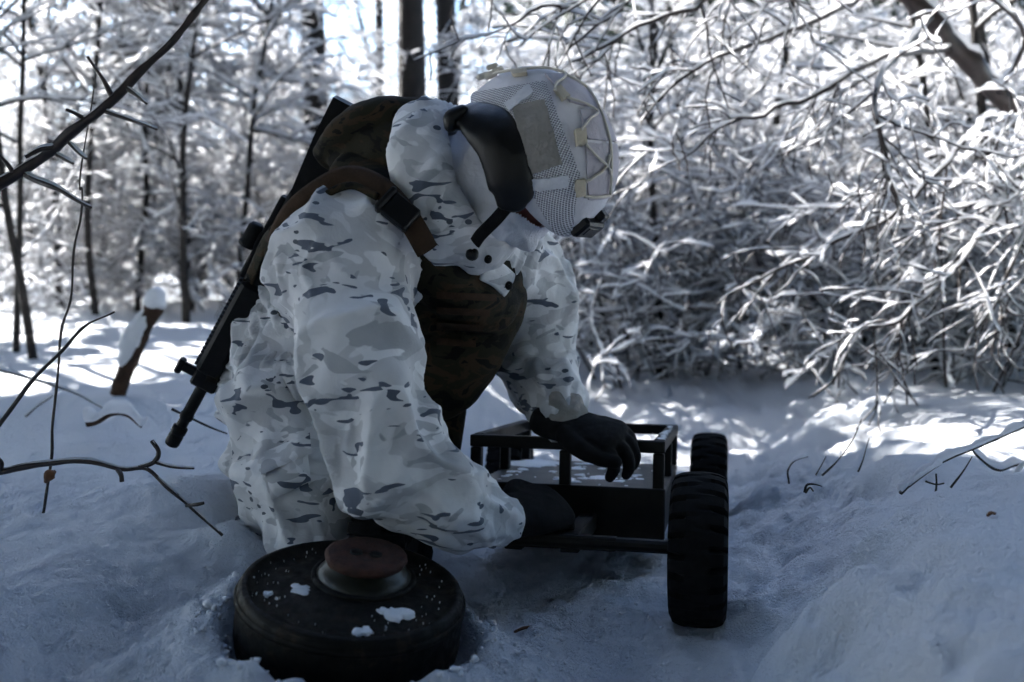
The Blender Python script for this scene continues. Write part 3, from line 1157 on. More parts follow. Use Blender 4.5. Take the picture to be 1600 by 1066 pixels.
# --- tree leaning in from the right, its snow-laden boughs hanging over the picture
DROOP = dict(levels=3, step=(0.12, 0.09, 0.06, 0.05), wander=(0.05, 0.13, 0.20, 0.24), up=(-0.2, -0.35, -0.5, -0.5), rmin=0.0024,
             kids=(4, 7.0, 7.0), t0=(0.1, 0.12, 0.1), ang=((30, 75), (25, 65), (25, 70)), len=(0.9, 0.50, 0.22), rmax=(0.009, 0.0045, 0.003), min=(3, 2, 1))


def pix_line(tr, spec, r0, r1, per=6, jit=0.004, kids=None, lvl=1, t0=0.1):
    c = spline([P(*q) for q in spec], per)
    c = c + jit * np.stack([noise(c * 14 + k * 9, 77) for k in range(3)], -1)
    rad = np.linspace(r0, r1, len(c)) * (1 + 0.22 * noise(c * 45, 78))
    tr.line(c, rad)
    if kids:
        L = np.linalg.norm(np.diff(c, axis=0), axis=1).sum()
        tr.kids(c, rad, L, lvl, kids, t0)
    return c


tr = Tree(71)
trunk = [(2250, 900, 3.9), (2050, 600, 3.7), (1800, 360, 3.5), (1600, 185, 3.35), (1490, 75, 3.25), (1390, -30, 3.2), (1230, -200, 3.1)]
pix_line(tr, trunk, 0.055, 0.022, 8, 0.012)
boughs = [
    [(1605, 190, 3.35), (1540, 190, 3.1), (1440, 300, 2.95), (1330, 370, 2.9), (1200, 430, 2.9), (1120, 480, 2.95)],
    [(1490, 75, 3.25), (1380, 90, 3.0), (1250, 160, 2.9), (1140, 190, 2.9), (1060, 260, 2.9)],
    [(1390, -30, 3.2), (1300, 20, 3.0), (1200, 60, 2.9), (1080, 110, 2.8), (1000, 190, 2.8)],
    [(1300, -120, 3.15), (1200, -40, 2.9), (1080, 10, 2.8), (960, 60, 2.75), (880, 110, 2.8)],
    [(1450, 30, 3.2), (1370, 130, 2.8), (1385, 230, 2.75), (1400, 330, 2.75)],
    [(1600, 185, 3.35), (1560, 330, 3.0), (1480, 430, 2.85), (1400, 500, 2.8), (1310, 530, 2.8)],
    [(1700, 270, 3.4), (1620, 330, 3.0), (1560, 460, 2.9), (1500, 560, 2.85)],
    [(1560, 150, 3.3), (1600, 60, 3.0), (1520, -30, 2.8)],
    [(1260, -160, 3.1), (1120, -60, 2.7), (1000, -20, 2.6), (860, 10, 2.6), (770, 40, 2.7)],
]
for b in boughs:
    pix_line(tr, b, 0.011, 0.003, 6, 0.014, DROOP, 1, 0.08)
tb = P(2250, 900, 3.9)
pair('leaning_tree', 'dark trunk leaning in at upper right, its snowy boughs hanging over the scene', 'tree', tr, tb, None,
     dict(base=0.0042, k=1.0, gap=0.50, maxs=0.045, lump=26, res=0.016, sides=6), 'twig', (12, 6, 4))

# ------------------------------------------------------------------ the kneeling person
SH_N, EL_N, WR_N = P(548, 385, 1.52), P(590, 690, 1.42), P(770, 808, 1.50)     # near (right) arm
SH_F, EL_F, WR_F = P(832, 440, 1.84), P(838, 545, 1.88), P(880, 648, 1.76)      # far (left) arm
SIDE = nrm(SH_F - SH_N)
SP = [P(468, 600, 1.92), P(545, 505, 1.84), P(640, 410, 1.72), P(688, 330, 1.65), P(725, 292, 1.60)]
HELM = P(832, 246, 1.52)
hd = np.array([0.88, -0.47, 0.0])
pit = R(57)
HF = nrm(hd * math.cos(pit) + np.array([0, 0, -math.sin(pit)]))                  # where the face points
HU = nrm(hd * math.sin(pit) + np.array([0, 0, math.cos(pit)]))                   # crown
HR = np.cross(HF, HU)                                                            # his right, towards us
BASE = np.array([-0.34, 1.78, 0.06])
person = thing('person', 'kneeling person in white camouflage suit and white helmet, bent over the cart', 'person', BASE)
HIP_N, KN_N, FT_N = P(432, 600, 1.80), P(482, 862, 1.66), P(330, 870, 2.00)
HIP_F, KN_F, FT_F = P(535, 600, 2.00), P(590, 800, 2.02), P(480, 760, 2.35)

# skin: one continuous body under the clothes
b = MB()
limb(b, SP, [(0.10, 0.07), (0.11, 0.075), (0.13, 0.09), (0.11, 0.08), 0.055], 24, 6, SIDE)
limb(b, [SP[3], SP[4], HELM - HU * 0.06], [0.06, 0.055, 0.06], 20, 6)
limb(b, [SH_N, EL_N, WR_N], [0.05, 0.038, 0.018], 20, 8)
limb(b, [SH_F, EL_F, WR_F], [0.05, 0.038, 0.018], 20, 8)
limb(b, [SP[3], SH_N], [0.07, 0.055], 20, 8)
limb(b, [SP[3], SH_F], [0.07, 0.055], 20, 8)
limb(b, [HIP_N + np.array([0.04, 0, 0]), KN_N, FT_N], [0.065, 0.05, 0.035], 20, 8)
limb(b, [HIP_F, KN_F, FT_F], [0.085, 0.06, 0.04], 20, 8)
HC = HELM - HU * 0.035                                   # centre of the head
hp = np.linspace(-1, 1, 15)
b.tube(HC + hp[:, None] * HU * 0.118, None, 24, True, HF, np.stack([0.088 * np.sqrt(np.clip(1.0004 - hp ** 2, 0, 1)), 0.076 * np.sqrt(np.clip(1.0004 - hp ** 2, 0, 1))], -1))
limb(b, [HC + HF * 0.088 - HU * 0.005, HC + HF * 0.094 - HU * 0.035], [0.008, 0.010], 10, 4)          # nose
v, n, q = remesh(b, 0.0085, 3)
body = link('body', mk_mesh('body', v - BASE, q), M['skin'], person)
for s in (-1, 1):
    e = HC + HF * 0.084 + HR * 0.031 * s + HU * 0.012
    MB().lathe([(0.0002, -0.011), (0.007, -0.008), (0.0112, 0), (0.007, 0.008), (0.0002, 0.011)], 12, e, HF).build('eye', M['fleece'], body)


def relax(v, q, it=3):
    """Laplacian smoothing of a quad mesh"""
    for _ in range(it):
        s = np.zeros_like(v)
        c = np.zeros(len(v))
        for a_, b_ in ((0, 1), (1, 2), (2, 3), (3, 0)):
            np.add.at(s, q[:, a_], v[q[:, b_]])
            np.add.at(s, q[:, b_], v[q[:, a_]])
            np.add.at(c, q[:, a_], 1)
            np.add.at(c, q[:, b_], 1)
        v = 0.45 * v + 0.55 * s / np.maximum(c, 1)[:, None]
    return v


def cloth_folds(v, n, chains, amp, seed, lam=0.075):
    """displace garment vertices with folds that run round the limbs; chains: list of (centres, fold amplitude per centre)"""
    cs = np.vstack([c for c, _ in chains])
    am = np.concatenate([np.broadcast_to(a, (len(c),)) for c, a in chains])
    ss, tt, lid = [], [], []
    for k, (c, _) in enumerate(chains):
        d = np.concatenate([[0], np.cumsum(np.linalg.norm(np.diff(c, axis=0), axis=1))])
        ss.append(d + k * 3.7)
        tt.append(np.broadcast_to(nrm(c[-1] - c[0]), c.shape))
    ss, tt = np.concatenate(ss), np.vstack(tt)
    out = v.copy()
    for i in range(0, len(v), 8000):
        p = v[i:i + 8000]
        d2 = ((p[:, None] - cs[None]) ** 2).sum(-1)
        w = 1.0 / (d2 + 2e-4) ** 3
        w /= w.sum(1, keepdims=True)
        A = w @ am
        t = nrm(w @ tt)
        c = w @ cs
        s = (p * t).sum(1)                              # distance along the limb direction
        e = nrm(p - c)
        warp = np.stack([fbm(p * 7 + k * 5, 2, seed + k) for k in range(3)], -1)
        # slanting folds: along-limb frequency high, round the limb low
        sl = s / lam + 1.1 * (e @ np.array([0.6, 0.2, 0.77])) + 1.3 * warp[:, 0]
        qv = np.stack([sl, 1.1 * e[:, 0] + 0.8 * warp[:, 1], 1.1 * e[:, 2] + e[:, 1] + 0.8 * warp[:, 2]], -1)
        r1 = 1 - np.abs(noise(qv, seed + 3)) * 1.6
        sl2 = s / (lam * 0.48) - 1.8 * (e @ np.array([0.5, 0.1, -0.85])) + 2.0 * warp[:, 2]
        r2 = 1 - np.abs(noise(np.stack([sl2, 1.6 * e[:, 0], 1.9 * e[:, 2] + warp[:, 0]], -1), seed + 9)) * 1.7
        big = fbm(p * 9, 2, seed + 20)
        disp = A * (np.sign(r1) * np.abs(r1) ** 1.6 * 0.75 - 0.3 + 0.15 * np.clip(r2, -0.5, 1) ** 2 * sstep(-0.2, 0.4, big) + 0.55 * big)
        sl3 = s / (lam * 0.85) + 2.4 * (e @ np.array([0.7, 0.1, 0.5])) + 1.6 * warp[:, 1]
        r3 = 1 - np.abs(noise(np.stack([sl3, 0.9 * e[:, 0] + warp[:, 2], 0.9 * e[:, 2] - 0.6 * e[:, 1]], -1), seed + 31)) * 2.6
        disp = disp + A * 0.45 * np.clip(r3, 0, 1) ** 2 * sstep(-0.35, 0.25, fbm(p * 5 + 3, 2, seed + 41))
        out[i:i + 8000] = p + n[i:i + 8000] * (amp * disp)[:, None]
    return out


# jacket
j = MB()
ct, _ = limb(j, SP[:4] + [P(700, 318, 1.63)], [(0.150, 0.120), (0.16, 0.130), (0.165, 0.125), (0.13, 0.11), (0.10, 0.09)], 32, 8, SIDE)
na, _ = limb(j, [P(598, 392, 1.58), P(550, 400, 1.52), P(551, 475, 1.47), P(560, 570, 1.43), P(577, 655, 1.41), P(640, 738, 1.42), P(730, 796, 1.47), P(775, 810, 1.51)],
             [0.095, 0.112, 0.106, 0.093, 0.083, 0.078, 0.061, 0.044], 28, 8)
fa, _ = limb(j, [P(760, 400, 1.76), P(815, 430, 1.82), P(826, 500, 1.86), P(840, 570, 1.87), P(868, 628, 1.80), P(880, 648, 1.77)],
             [0.10, 0.088, 0.082, 0.073, 0.056, 0.043], 28, 8)
limb(j, [P(612, 385, 1.62), SP[3], P(770, 395, 1.76)], [0.085, 0.11, 0.095], 28, 8)
# skirt of the jacket bunched over the hips
hem, _ = limb(j, [P(530, 490, 1.85), P(492, 540, 1.88), P(478, 572, 1.89)], [(0.165, 0.13), (0.175, 0.14), (0.17, 0.13)], 32, 8, SIDE)
limb(j, [P(415, 490, 1.80), P(388, 542, 1.79), P(425, 580, 1.73), P(480, 596, 1.69)], [0.03, 0.040, 0.044, 0.035], 18, 8)
limb(j, [P(490, 400, 1.80), P(455, 470, 1.80), P(425, 540, 1.80)], [0.05, 0.06, 0.05], 18, 8)
v, n, q = remesh(j, 0.0048, 7)
ch = [(ct, 0.5), (na, np.interp(np.linspace(0, 1, len(na)), [0, 0.15, 0.35, 0.52, 0.62, 0.72, 0.9, 1], [0.7, 0.8, 1.0, 1.3, 1.4, 1.0, 0.6, 0.3])),
      (fa, np.interp(np.linspace(0, 1, len(fa)), [0, 0.3, 0.6, 1], [0.7, 1.1, 1.0, 0.4])), (hem, 1.3)]
v = relax(cloth_folds(v, n, ch, 0.029, 3), q, 2)
link('jacket', mk_mesh('jacket', v - BASE, q), M['camo'], person)
# gathered cuff of the far sleeve
c = MB()
limb(c, [P(876, 640, 1.775), P(884, 655, 1.755)], [0.042, 0.040], 24, 6)
v, n, q = remesh(c, 0.003, 2)
v = v + n * (0.004 * noise(v * 60, 5))[:, None]
link('cuff', mk_mesh('cuff', v - BASE, q), M['velcro'], person)

# trousers
tt_ = MB()
limb(tt_, [SP[0] + np.array([0.03, 0, 0.05]), SP[0] - np.array([-0.02, 0, 0.05])], [(0.16, 0.13), (0.165, 0.135)], 32, 8, SIDE)
tn, _ = limb(tt_, [P(465, 570, 1.82), P(460, 660, 1.76), P(480, 770, 1.69), P(495, 850, 1.65), P(480, 900, 1.70)], [(0.12, 0.12), 0.115, 0.104, 0.095, 0.09], 28, 8)
limb(tt_, [P(480, 870, 1.68), P(330, 860, 2.02)], [0.085, 0.07], 24, 8)
tf, _ = limb(tt_, [HIP_F, P(570, 700, 2.0), KN_F], [0.13, 0.115, 0.095], 28, 8)
limb(tt_, [KN_F, FT_F], [0.085, 0.07], 24, 8)
limb(tt_, [P(425, 560, 1.84), P(402, 610, 1.82), P(402, 680, 1.80), P(415, 745, 1.76)], [0.05, 0.062, 0.06, 0.05], 20, 8)
v, n, q = remesh(tt_, 0.005, 7)
v = relax(cloth_folds(v, n, [(tn, 1.2), (tf, 1.0)], 0.029, 23, 0.09), q, 2)
link('trousers', mk_mesh('trousers', v - BASE, q), M['camo'], person)


def panel_on(mesh_v, mesh_n, corners, thick, nu=14, nv=12, off=0.004, puff=0.004):
    """a cloth panel laid over a garment: bilinear grid of pixel rays dropped on the garment's front"""
    g = np.zeros((nv, nu, 3))
    cam_p = np.array([0, 0, CAM_H])
    for a_ in range(nv):
        for b_ in range(nu):
            u_, v_ = b_ / (nu - 1), a_ / (nv - 1)
            px = (np.array(corners[0]) * (1 - u_) + np.array(corners[1]) * u_) * (1 - v_) + (np.array(corners[3]) * (1 - u_) + np.array(corners[2]) * u_) * v_
            d = nrm(P(px[0], px[1], 1.0) - cam_p)
            r = mesh_v - cam_p
            tpar = r @ d
            dist = np.linalg.norm(r - tpar[:, None] * d, axis=1)
            near = np.where(dist < 0.007)[0]
            k = near[np.argmin(tpar[near])] if len(near) else np.argmin(dist)
            e = math.sin(math.pi * u_) ** 0.5 * math.sin(math.pi * v_) ** 0.5
            g[a_, b_] = cam_p + d * (tpar[k] - off - puff * e)
    gs = g.copy()
    for _ in range(3):
        gs[1:-1, 1:-1] = (gs[1:-1, 1:-1] + gs[:-2, 1:-1] + gs[2:, 1:-1] + gs[1:-1, :-2] + gs[1:-1, 2:]) / 5
    back = gs + nrm(gs - cam_p) * (thick + off)
    m_ = MB()
    m_.grid(gs)
    m_.grid(back)
    for e0, e1 in ((gs[0], back[0]), (gs[-1], back[-1]), (gs[:, 0], back[:, 0]), (gs[:, -1], back[:, -1])):
        m_.grid(np.stack([e0, e1]))
    return m_


panel_on(v, n, [(412, 722), (478, 690), (486, 752), (424, 782)], 0.010, off=0.008, puff=0.020).build('cargo_pocket', M['camo'], person)
panel_on(v, n, [(408, 708), (484, 676), (487, 708), (408, 742)], 0.006, off=0.026, puff=0.006).build('pocket_flap', M['camo'], person)

# armoured vest over the jacket
vm = MB()
vt, _ = limb(vm, [P(560, 500, 1.86), P(590, 455, 1.80), SP[2], P(684, 338, 1.66)], [(0.150, 0.125), (0.165, 0.138), (0.162, 0.150), (0.115, 0.125)], 32, 8, SIDE)
limb(vm, [P(555, 285, 1.59), P(610, 325, 1.555), P(655, 385, 1.555), P(705, 440, 1.60), P(760, 475, 1.68)], [0.050, 0.055, 0.058, 0.060, 0.055], 20, 8)        # chest yoke
limb(vm, [P(735, 405, 1.67), P(758, 470, 1.74), P(722, 530, 1.76), P(680, 580, 1.78)], [0.075, 0.075, 0.085, 0.09], 20, 8)   # front plate bulge
v, n, q = remesh(vm, 0.006, 8)
v = v + n * (0.006 * fbm(v * 16, 3, 6))[:, None]
vest = link('vest', mk_mesh('vest', v - BASE, q), M['dark'], person)
for y_ in (462, 486, 510, 534):
    panel_on(v, n, [(682, y_ - 6), (776 - (y_ - 462) * 0.45, y_ - 2), (776 - (y_ - 462) * 0.45, y_ + 9), (682, y_ + 5)], 0.003, 16, 4, 0.003, 0.002).build('webbing_row', M['strap'], vest)
# stiff folded flap across the shoulders
fl = MB()
limb(fl, [P(525, 246, 1.66), P(560, 226, 1.64), P(606, 206, 1.63), P(655, 196, 1.62)], [(0.024, 0.05), (0.040, 0.075), (0.046, 0.08), (0.040, 0.06)], 28, 8, nrm(P(640, 300, 1.60) - P(580, 190, 1.66)))
limb(fl, [P(540, 240, 1.62), P(600, 250, 1.58), P(650, 262, 1.56)], [(0.05, 0.028), (0.06, 0.034), (0.045, 0.03)], 24, 8)
v, n, q = remesh(fl, 0.004, 6)
v = v + n * (0.004 * fbm(v * 22, 3, 8))[:, None]
link('shoulder_flap', mk_mesh('shoulder_flap', v - BASE, q), M['dark'], vest)


def band(pts, width, thick, up, mat, name, parent, per=8):
    """flat webbing along a line of points; up: direction the flat side faces (array or vector)"""
    c = spline(pts, per)
    m_ = MB()
    m_.tube(c, None, 10, True, up, np.tile([thick / 2, width / 2], (len(c), 1)))
    return m_.build(name, M[mat], parent)


TOCAM = np.array([0.1, -0.9, 0.35])
band([P(430, 385, 1.50), P(455, 335, 1.47), P(500, 296, 1.455), P(548, 276, 1.45), P(598, 296, 1.435), P(640, 344, 1.425), P(668, 392, 1.445)], 0.036, 0.012, TOCAM, 'strap', 'shoulder_strap', vest)
band([P(436, 392, 1.49), P(462, 346, 1.46), P(504, 308, 1.445), P(548, 290, 1.44), P(590, 308, 1.425)], 0.012, 0.009, TOCAM, 'dark', 'strap_edging', vest)
bk = MB()
ax = nrm(P(640, 345, 1.48) - P(600, 312, 1.48))
bk.box(P(626, 332, 1.418), ax, np.cross(TOCAM, ax) / np.linalg.norm(np.cross(TOCAM, ax)), nrm(TOCAM), 0.046, 0.040, 0.014, 0.003)
bk.box(P(603, 312, 1.418), ax, np.cross(TOCAM, ax) / np.linalg.norm(np.cross(TOCAM, ax)), nrm(TOCAM), 0.010, 0.044, 0.018, 0.003)
bk.build('strap_buckle', M['black'], vest, False)
# side band of the vest running down the back
band([P(428, 378, 1.63), P(424, 410, 1.64), P(432, 450, 1.66), P(446, 490, 1.68)], 0.024, 0.018, TOCAM, 'dark', 'side_strap', vest)
# long pouch hanging from the front of the vest
pm = MB()
limb(pm, [P(694, 520, 1.80), P(694, 575, 1.81), P(690, 640, 1.83), P(686, 700, 1.84)], [(0.045, 0.035), (0.052, 0.042), (0.050, 0.042), (0.046, 0.036)], 24, 8, SIDE)
v, n, q = remesh(pm, 0.005, 3)
link('hanging_pouch', mk_mesh('hanging_pouch', v - BASE, q), M['dark'], vest)
fp = MB()
fp.box(P(716, 470, 1.655), nrm(P(760, 485, 1.70) - P(690, 455, 1.64)), np.array([0, 0, 1.0]), nrm(TOCAM), 0.075, 0.06, 0.02, 0.006)
fp.box(P(742, 520, 1.69), nrm(P(760, 485, 1.70) - P(690, 455, 1.64)), np.array([0, 0, 1.0]), nrm(TOCAM), 0.06, 0.05, 0.02, 0.006)
fp.build('front_pouch', M['dark'], vest)

# hood rolled down as a wide collar round the neck
NA = nrm(np.array([0.80, -0.28, 0.12]))                    # from the shoulders towards the head
c0 = P(716, 290, 1.56)
up = nrm(np.array([0, 0, 1.0]) - NA[2] * NA)
sd = np.cross(NA, up)
if sd[1] > 0:
    sd = -sd                                              # towards the camera
prof = [(-0.050, 0.080), (-0.062, 0.105), (-0.052, 0.126), (-0.020, 0.134), (0.012, 0.126), (0.030, 0.112), (0.034, 0.098), (0.020, 0.088), (-0.020, 0.080)]
th = np.linspace(0, 2 * math.pi, 120, endpoint=False)
pf = spline(prof, 4)
ringx = 0.86 + 0.0 * th
g = np.zeros((len(pf), len(th), 3))
for i_, (ax_, rr_) in enumerate(pf):
    rad_u = rr_ * np.where(np.cos(th) > 0, 1.02, 1.02)
    rad_s = rr_ * 0.95
    drop = 0.032 * np.clip(-np.cos(th), 0, 1)            # front of the collar reaches forward
    back = -0.014 * np.clip(np.cos(th), 0, 1)
    g[i_] = c0 + NA * (ax_ * (1 + 0.25 * np.clip(-np.cos(th), 0, 1)) + drop + back)[:, None] + up * (rad_u * np.cos(th))[:, None] + sd * (rad_s * np.sin(th))[:, None]
hm = MB().grid(np.concatenate([g, g[:1]]), True)
v, q, _ = hm.arrays()
cen = c0 + NA * ((v - c0) @ NA)[:, None]
e = nrm(v - cen)
tha = np.arctan2(e @ sd, e @ up)
fold = 1 - np.abs(noise(np.stack([tha * 3.2 + 3 * ((v - c0) @ NA) / 0.1, ((v - c0) @ NA) * 18, tha * 0], -1), 15)) * 1.7
v = v + e * (0.0085 * fold + 0.007 * fbm(v * 14, 3, 12))[:, None] + NA * (0.006 * fbm(v * 18, 2, 33))[:, None]
hood = link('hood', mk_mesh('hood', v - BASE, q), M['camo'], person)
# placket with snap below the chin
pl = MB()
pc = spline([P(755, 418, 1.565), P(778, 430, 1.58), P(796, 446, 1.60)], 6)
pl.tube(pc, None, 12, True, TOCAM, np.tile([0.006, 0.022], (len(pc), 1)))
pl.build('placket', M['camo'], hood)
MB().lathe([(0.0003, 0.004), (0.004, 0.0045), (0.0065, 0.002), (0.0068, -0.004)], 16, P(795, 446, 1.588), nrm(TOCAM)).build('snap_button', M['gun'], hood)
MB().lathe([(0.0003, 0.006), (0.006, 0.006), (0.0095, 0.001), (0.0098, -0.006)], 16, P(738, 396, 1.475), nrm(TOCAM)).build('cord_lock', M['black'], hood)
MB().lathe([(0.0003, 0.004), (0.004, 0.004), (0.0055, 0.001), (0.006, -0.006)], 16, P(763, 404, 1.49), nrm(TOCAM)).build('eyelet', M['gun'], hood)


# helmet ---------------------------------------------------------
HA, HB, HCZ = 0.134, 0.110, 0.124


def rim(phi):
    """height of the rim (helmet frame) round the head: high in front, cut up over the ears, low behind"""
    c_ = np.cos(phi)
    return -0.020 + 0.006 * sstep(0.2, -0.9, c_) + 0.020 * np.exp(-((np.abs(phi) - R(95)) / 0.5) ** 2)


def hpt(phi, vv, off=0.0):
    """point on the helmet: phi 0 = front, positive = his right (towards us); vv 0 = rim, 1 = crown"""
    phi, vv = np.asarray(phi, float), np.asarray(vv, float)
    z0 = rim(phi)
    z = z0 + (HCZ - z0) * np.sin(vv * math.pi / 2)
    k_ = np.where(z > 0, np.clip(1 - (np.clip(z, 0, HCZ) / HCZ) ** 2.25, 0, 1) ** (1 / 2.1), 1 + 0.03 * (z / 0.05))
    x = (HA + off) * k_ * np.cos(phi)
    y = (HB + off) * k_ * np.sin(phi)
    zz = z + off * np.clip(z / HCZ, 0, 1)
    return HELM + x[..., None] * HF + y[..., None] * HR + zz[..., None] * HU


ph = np.linspace(-math.pi, math.pi, 73)[:-1]
vv = np.linspace(0, 1, 26)
PH, VV = np.meshgrid(ph, vv)
g = hpt(PH, VV)
g_in = hpt(PH[::-1], VV[::-1], -0.011)
e_ = g - HELM
g = g + nrm(e_) * (0.0022 * fbm(g * 28, 3, 19))[..., None]
hel = MB()
hel.grid(np.concatenate([g_in, g]), True)
helmet = hel.build('helmet', M['cover'], person)
# table that finds the helmet surface under a photo position
_ph, _vv = np.meshgrid(np.linspace(-math.pi, math.pi, 361), np.linspace(0, 1, 120))
_pt = hpt(_ph, _vv)
_n = nrm(np.cross(np.gradient(_pt, axis=1), np.gradient(_pt, axis=0)))
_n = _n * np.sign((_n * (_pt - HELM)).sum(-1, keepdims=True))
_rel = _pt - np.array([0, 0, CAM_H])
_dep = _rel[..., 1] * math.cos(PITCH) - _rel[..., 2] * math.sin(PITCH)
_px = 800 + FPX * _rel[..., 0] / _dep
_py = 533 - FPX * (_rel[..., 2] * math.cos(PITCH) + _rel[..., 1] * math.sin(PITCH)) / _dep
_front = ((_n * _rel).sum(-1) < 0)


def hfind(px, py):
    d_ = (_px - px) ** 2 + (_py - py) ** 2 + np.where(_front, 0, 1e7)
    i_ = np.unravel_index(np.argmin(d_), d_.shape)
    return _pt[i_], _n[i_]


def hpatch(corners, off, thick, mat, name, parent, nu=12, nv=10, wave=0.0, uv=False, smooth=1):
    c_ = np.array(corners, float)
    g_ = np.zeros((nv, nu, 3))
    nn_ = np.zeros((nv, nu, 3))
    for a_ in range(nv):
        for b_ in range(nu):
            u_, v_ = b_ / (nu - 1), a_ / (nv - 1)
            p_ = (c_[0] * (1 - u_) + c_[1] * u_) * (1 - v_) + (c_[3] * (1 - u_) + c_[2] * u_) * v_
            g_[a_, b_], nn_[a_, b_] = hfind(*p_)
    for _ in range(smooth):
        g_[1:-1, 1:-1] = (g_[1:-1, 1:-1] * 2 + g_[:-2, 1:-1] + g_[2:, 1:-1] + g_[1:-1, :-2] + g_[1:-1, 2:]) / 6
    top = g_ + nn_ * (off + thick) + nn_ * (wave * noise(g_ * 40, 3))[..., None]
    bot = g_ + nn_ * (off - 0.003)
    m_ = MB()
    m_.grid(top)
    for e0, e1 in ((top[0], bot[0]), (top[-1], bot[-1]), (top[:, 0], bot[:, 0]), (top[:, -1], bot[:, -1])):
        m_.grid(np.stack([e0, e1]))
    o_ = m_.build(name, M[mat], parent)
    if uv:
        ul = o_.data.uv_layers.new(name='UVMap')
        vi = np.empty(len(o_.data.loops), np.int32)
        o_.data.loops.foreach_get('vertex_index', vi)
        co = (np.concatenate([q_.reshape(-1, 3) for q_ in m_.v]) - HELM)
        uvv = np.stack([co @ HF * 0.8 + co @ HU * 0.6, co @ HU * 0.8 - co @ HF * 0.6], -1)
        ul.data.foreach_set('uv', uvv[vi].astype(np.float32).ravel())
    return o_


hpatch([(728, 148), (852, 128), (905, 275), (842, 318)], 0.0012, 0.0015, 'mesh', 'mesh_panel', helmet, 26, 26, 0.0, True)
hpatch([(838, 316), (905, 268), (893, 366), (868, 366)], 0.0012, 0.0015, 'mesh', 'mesh_panel', helmet, 16, 16, 0.0, True)
hpatch([(800, 168), (850, 158), (878, 256), (832, 272)], 0.003, 0.002, 'velcro', 'loop_patch', helmet, 12, 16, 0.001)
hpatch([(789, 164), (826, 136), (834, 148), (797, 176)], 0.004, 0.0025, 'fleece', 'tape_tab', helmet, 10, 5, 0.003)
hpatch([(832, 280), (886, 273), (887, 292), (834, 297)], 0.004, 0.0025, 'fleece', 'tape_tab', helmet, 10, 5, 0.003)
hpatch([(850, 118), (905, 118), (936, 170), (890, 160)], 0.0015, 0.002, 'panel', 'crown_panel', helmet, 10, 10, 0.001)
hpatch([(906, 172), (945, 172), (962, 222), (916, 218)], 0.0015, 0.002, 'panel', 'crown_panel', helmet, 10, 10, 0.001)
hpatch([(914, 224), (966, 226), (960, 308), (918, 312)], 0.0015, 0.002, 'panel', 'crown_panel', helmet, 10, 12, 0.001)
for cc in ([(864, 142), (874, 138), (888, 154), (878, 160)], [(896, 204), (912, 202), (914, 228), (899, 230)], [(897, 281), (912, 279), (912, 304), (898, 306)], [(800, 116), (822, 112), (824, 119), (802, 122)]):
    hpatch(cc, 0.004, 0.003, 'tan', 'webbing_loop', helmet, 6, 6, 0.0, False, 0)


def hcord(pix, name, parent, r=0.0021, off=0.006):
    c_ = []
    for p_ in spline(pix, 8):
        a_, n_ = hfind(*p_)
        c_.append(a_ + n_ * off)
    c_ = np.array(c_)
    for _ in range(2):
        c_[1:-1] = (c_[:-2] + 2 * c_[1:-1] + c_[2:]) / 4
    MB().tube(c_, r, 8).build(name, M['cord'], parent)


hcord([(760, 122), (800, 116), (850, 112), (882, 121), (868, 134), (866, 146)], 'lacing_cord', helmet)
hcord([(884, 156), (912, 166), (930, 178), (918, 188), (905, 206)], 'lacing_cord', helmet)
hcord([(880, 121), (912, 140), (934, 176), (948, 222), (950, 268), (948, 304)], 'lacing_cord', helmet)
hcord([(911, 226), (928, 244), (946, 262), (950, 276)], 'lacing_cord', helmet)
hcord([(948, 244), (942, 262), (926, 275), (911, 284)], 'lacing_cord', helmet)
hcord([(910, 305), (928, 306), (948, 303)], 'lacing_cord', helmet)
# black mount on the brim
a_, n_ = hfind(915, 352)
mt = MB()
mt.box(a_ + n_ * 0.004, nrm(np.cross(n_, HR)), HR, n_, 0.034, 0.062, 0.018, 0.004)
mt.box(a_ + n_ * 0.010 - HF * 0.004, nrm(np.cross(n_, HR)), HR, n_, 0.020, 0.040, 0.016, 0.003)
mt.box(hfind(938, 335)[0] + n_ * 0.006, nrm(np.cross(n_, HR)), HR, n_, 0.016, 0.022, 0.016, 0.003)
mt.build('front_mount', M['black'], helmet, False)
# thick black guard along the rim and over the ear
gd = MB()
gpix = [(710, 186, 0.030), (738, 184, 0.040), (764, 198, 0.050), (782, 226, 0.046), (792, 260, 0.044), (801, 294, 0.044), (799, 318, 0.030)]
gc = []
for x_, y_, r_ in gpix:
    a_, n_ = hfind(x_, y_)
    gc.append(np.concatenate([P(x_, y_, 0.0 + (a_[1] * math.cos(PITCH) + (CAM_H - a_[2]) * math.sin(PITCH)) - 0.006), [r_ * 0.78, r_ * 0.42]]))
gc = np.array(gc)
limb(gd, gc[:, :3], [tuple(q_) for q_ in gc[:, 3:]], 24, 8, nrm(np.array([0.9, 0.0, 0.3])))
v, n, q = remesh(gd, 0.003, 4)
v = v + n * (0.0015 * fbm(v * 40, 2, 3))[:, None]
guard = link('ear_guard', mk_mesh('ear_guard', v - BASE, q), M['black'], helmet)
cl = MB()
limb(cl, [P(704, 196, 1.44), P(706, 184, 1.44), P(722, 174, 1.44)], [0.010, 0.012, 0.010], 14, 5)
cl.build('rear_clip', M['black'], helmet)
band([P(796, 318, 1.425), P(776, 342, 1.428), P(752, 366, 1.44), P(742, 380, 1.455)], 0.020, 0.005, TOCAM, 'blackcloth', 'chin_strap', helmet)
# small knot of cord on the back of the crown
kn = MB()
kp, kn_n = hfind(762, 118)
for (dx, dz, r_) in ((0, 0.006, 0.006), (-0.012, 0.004, 0.005), (0.010, 0.012, 0.005), (0.002, 0.018, 0.004)):
    limb(kn, [kp + np.array([dx - 0.004, 0, dz]), kp + np.array([dx + 0.006, 0, dz + 0.004])], [r_, r_ * 0.9], 12, 4)
kn.build('cord_knot', M['cord'], helmet)

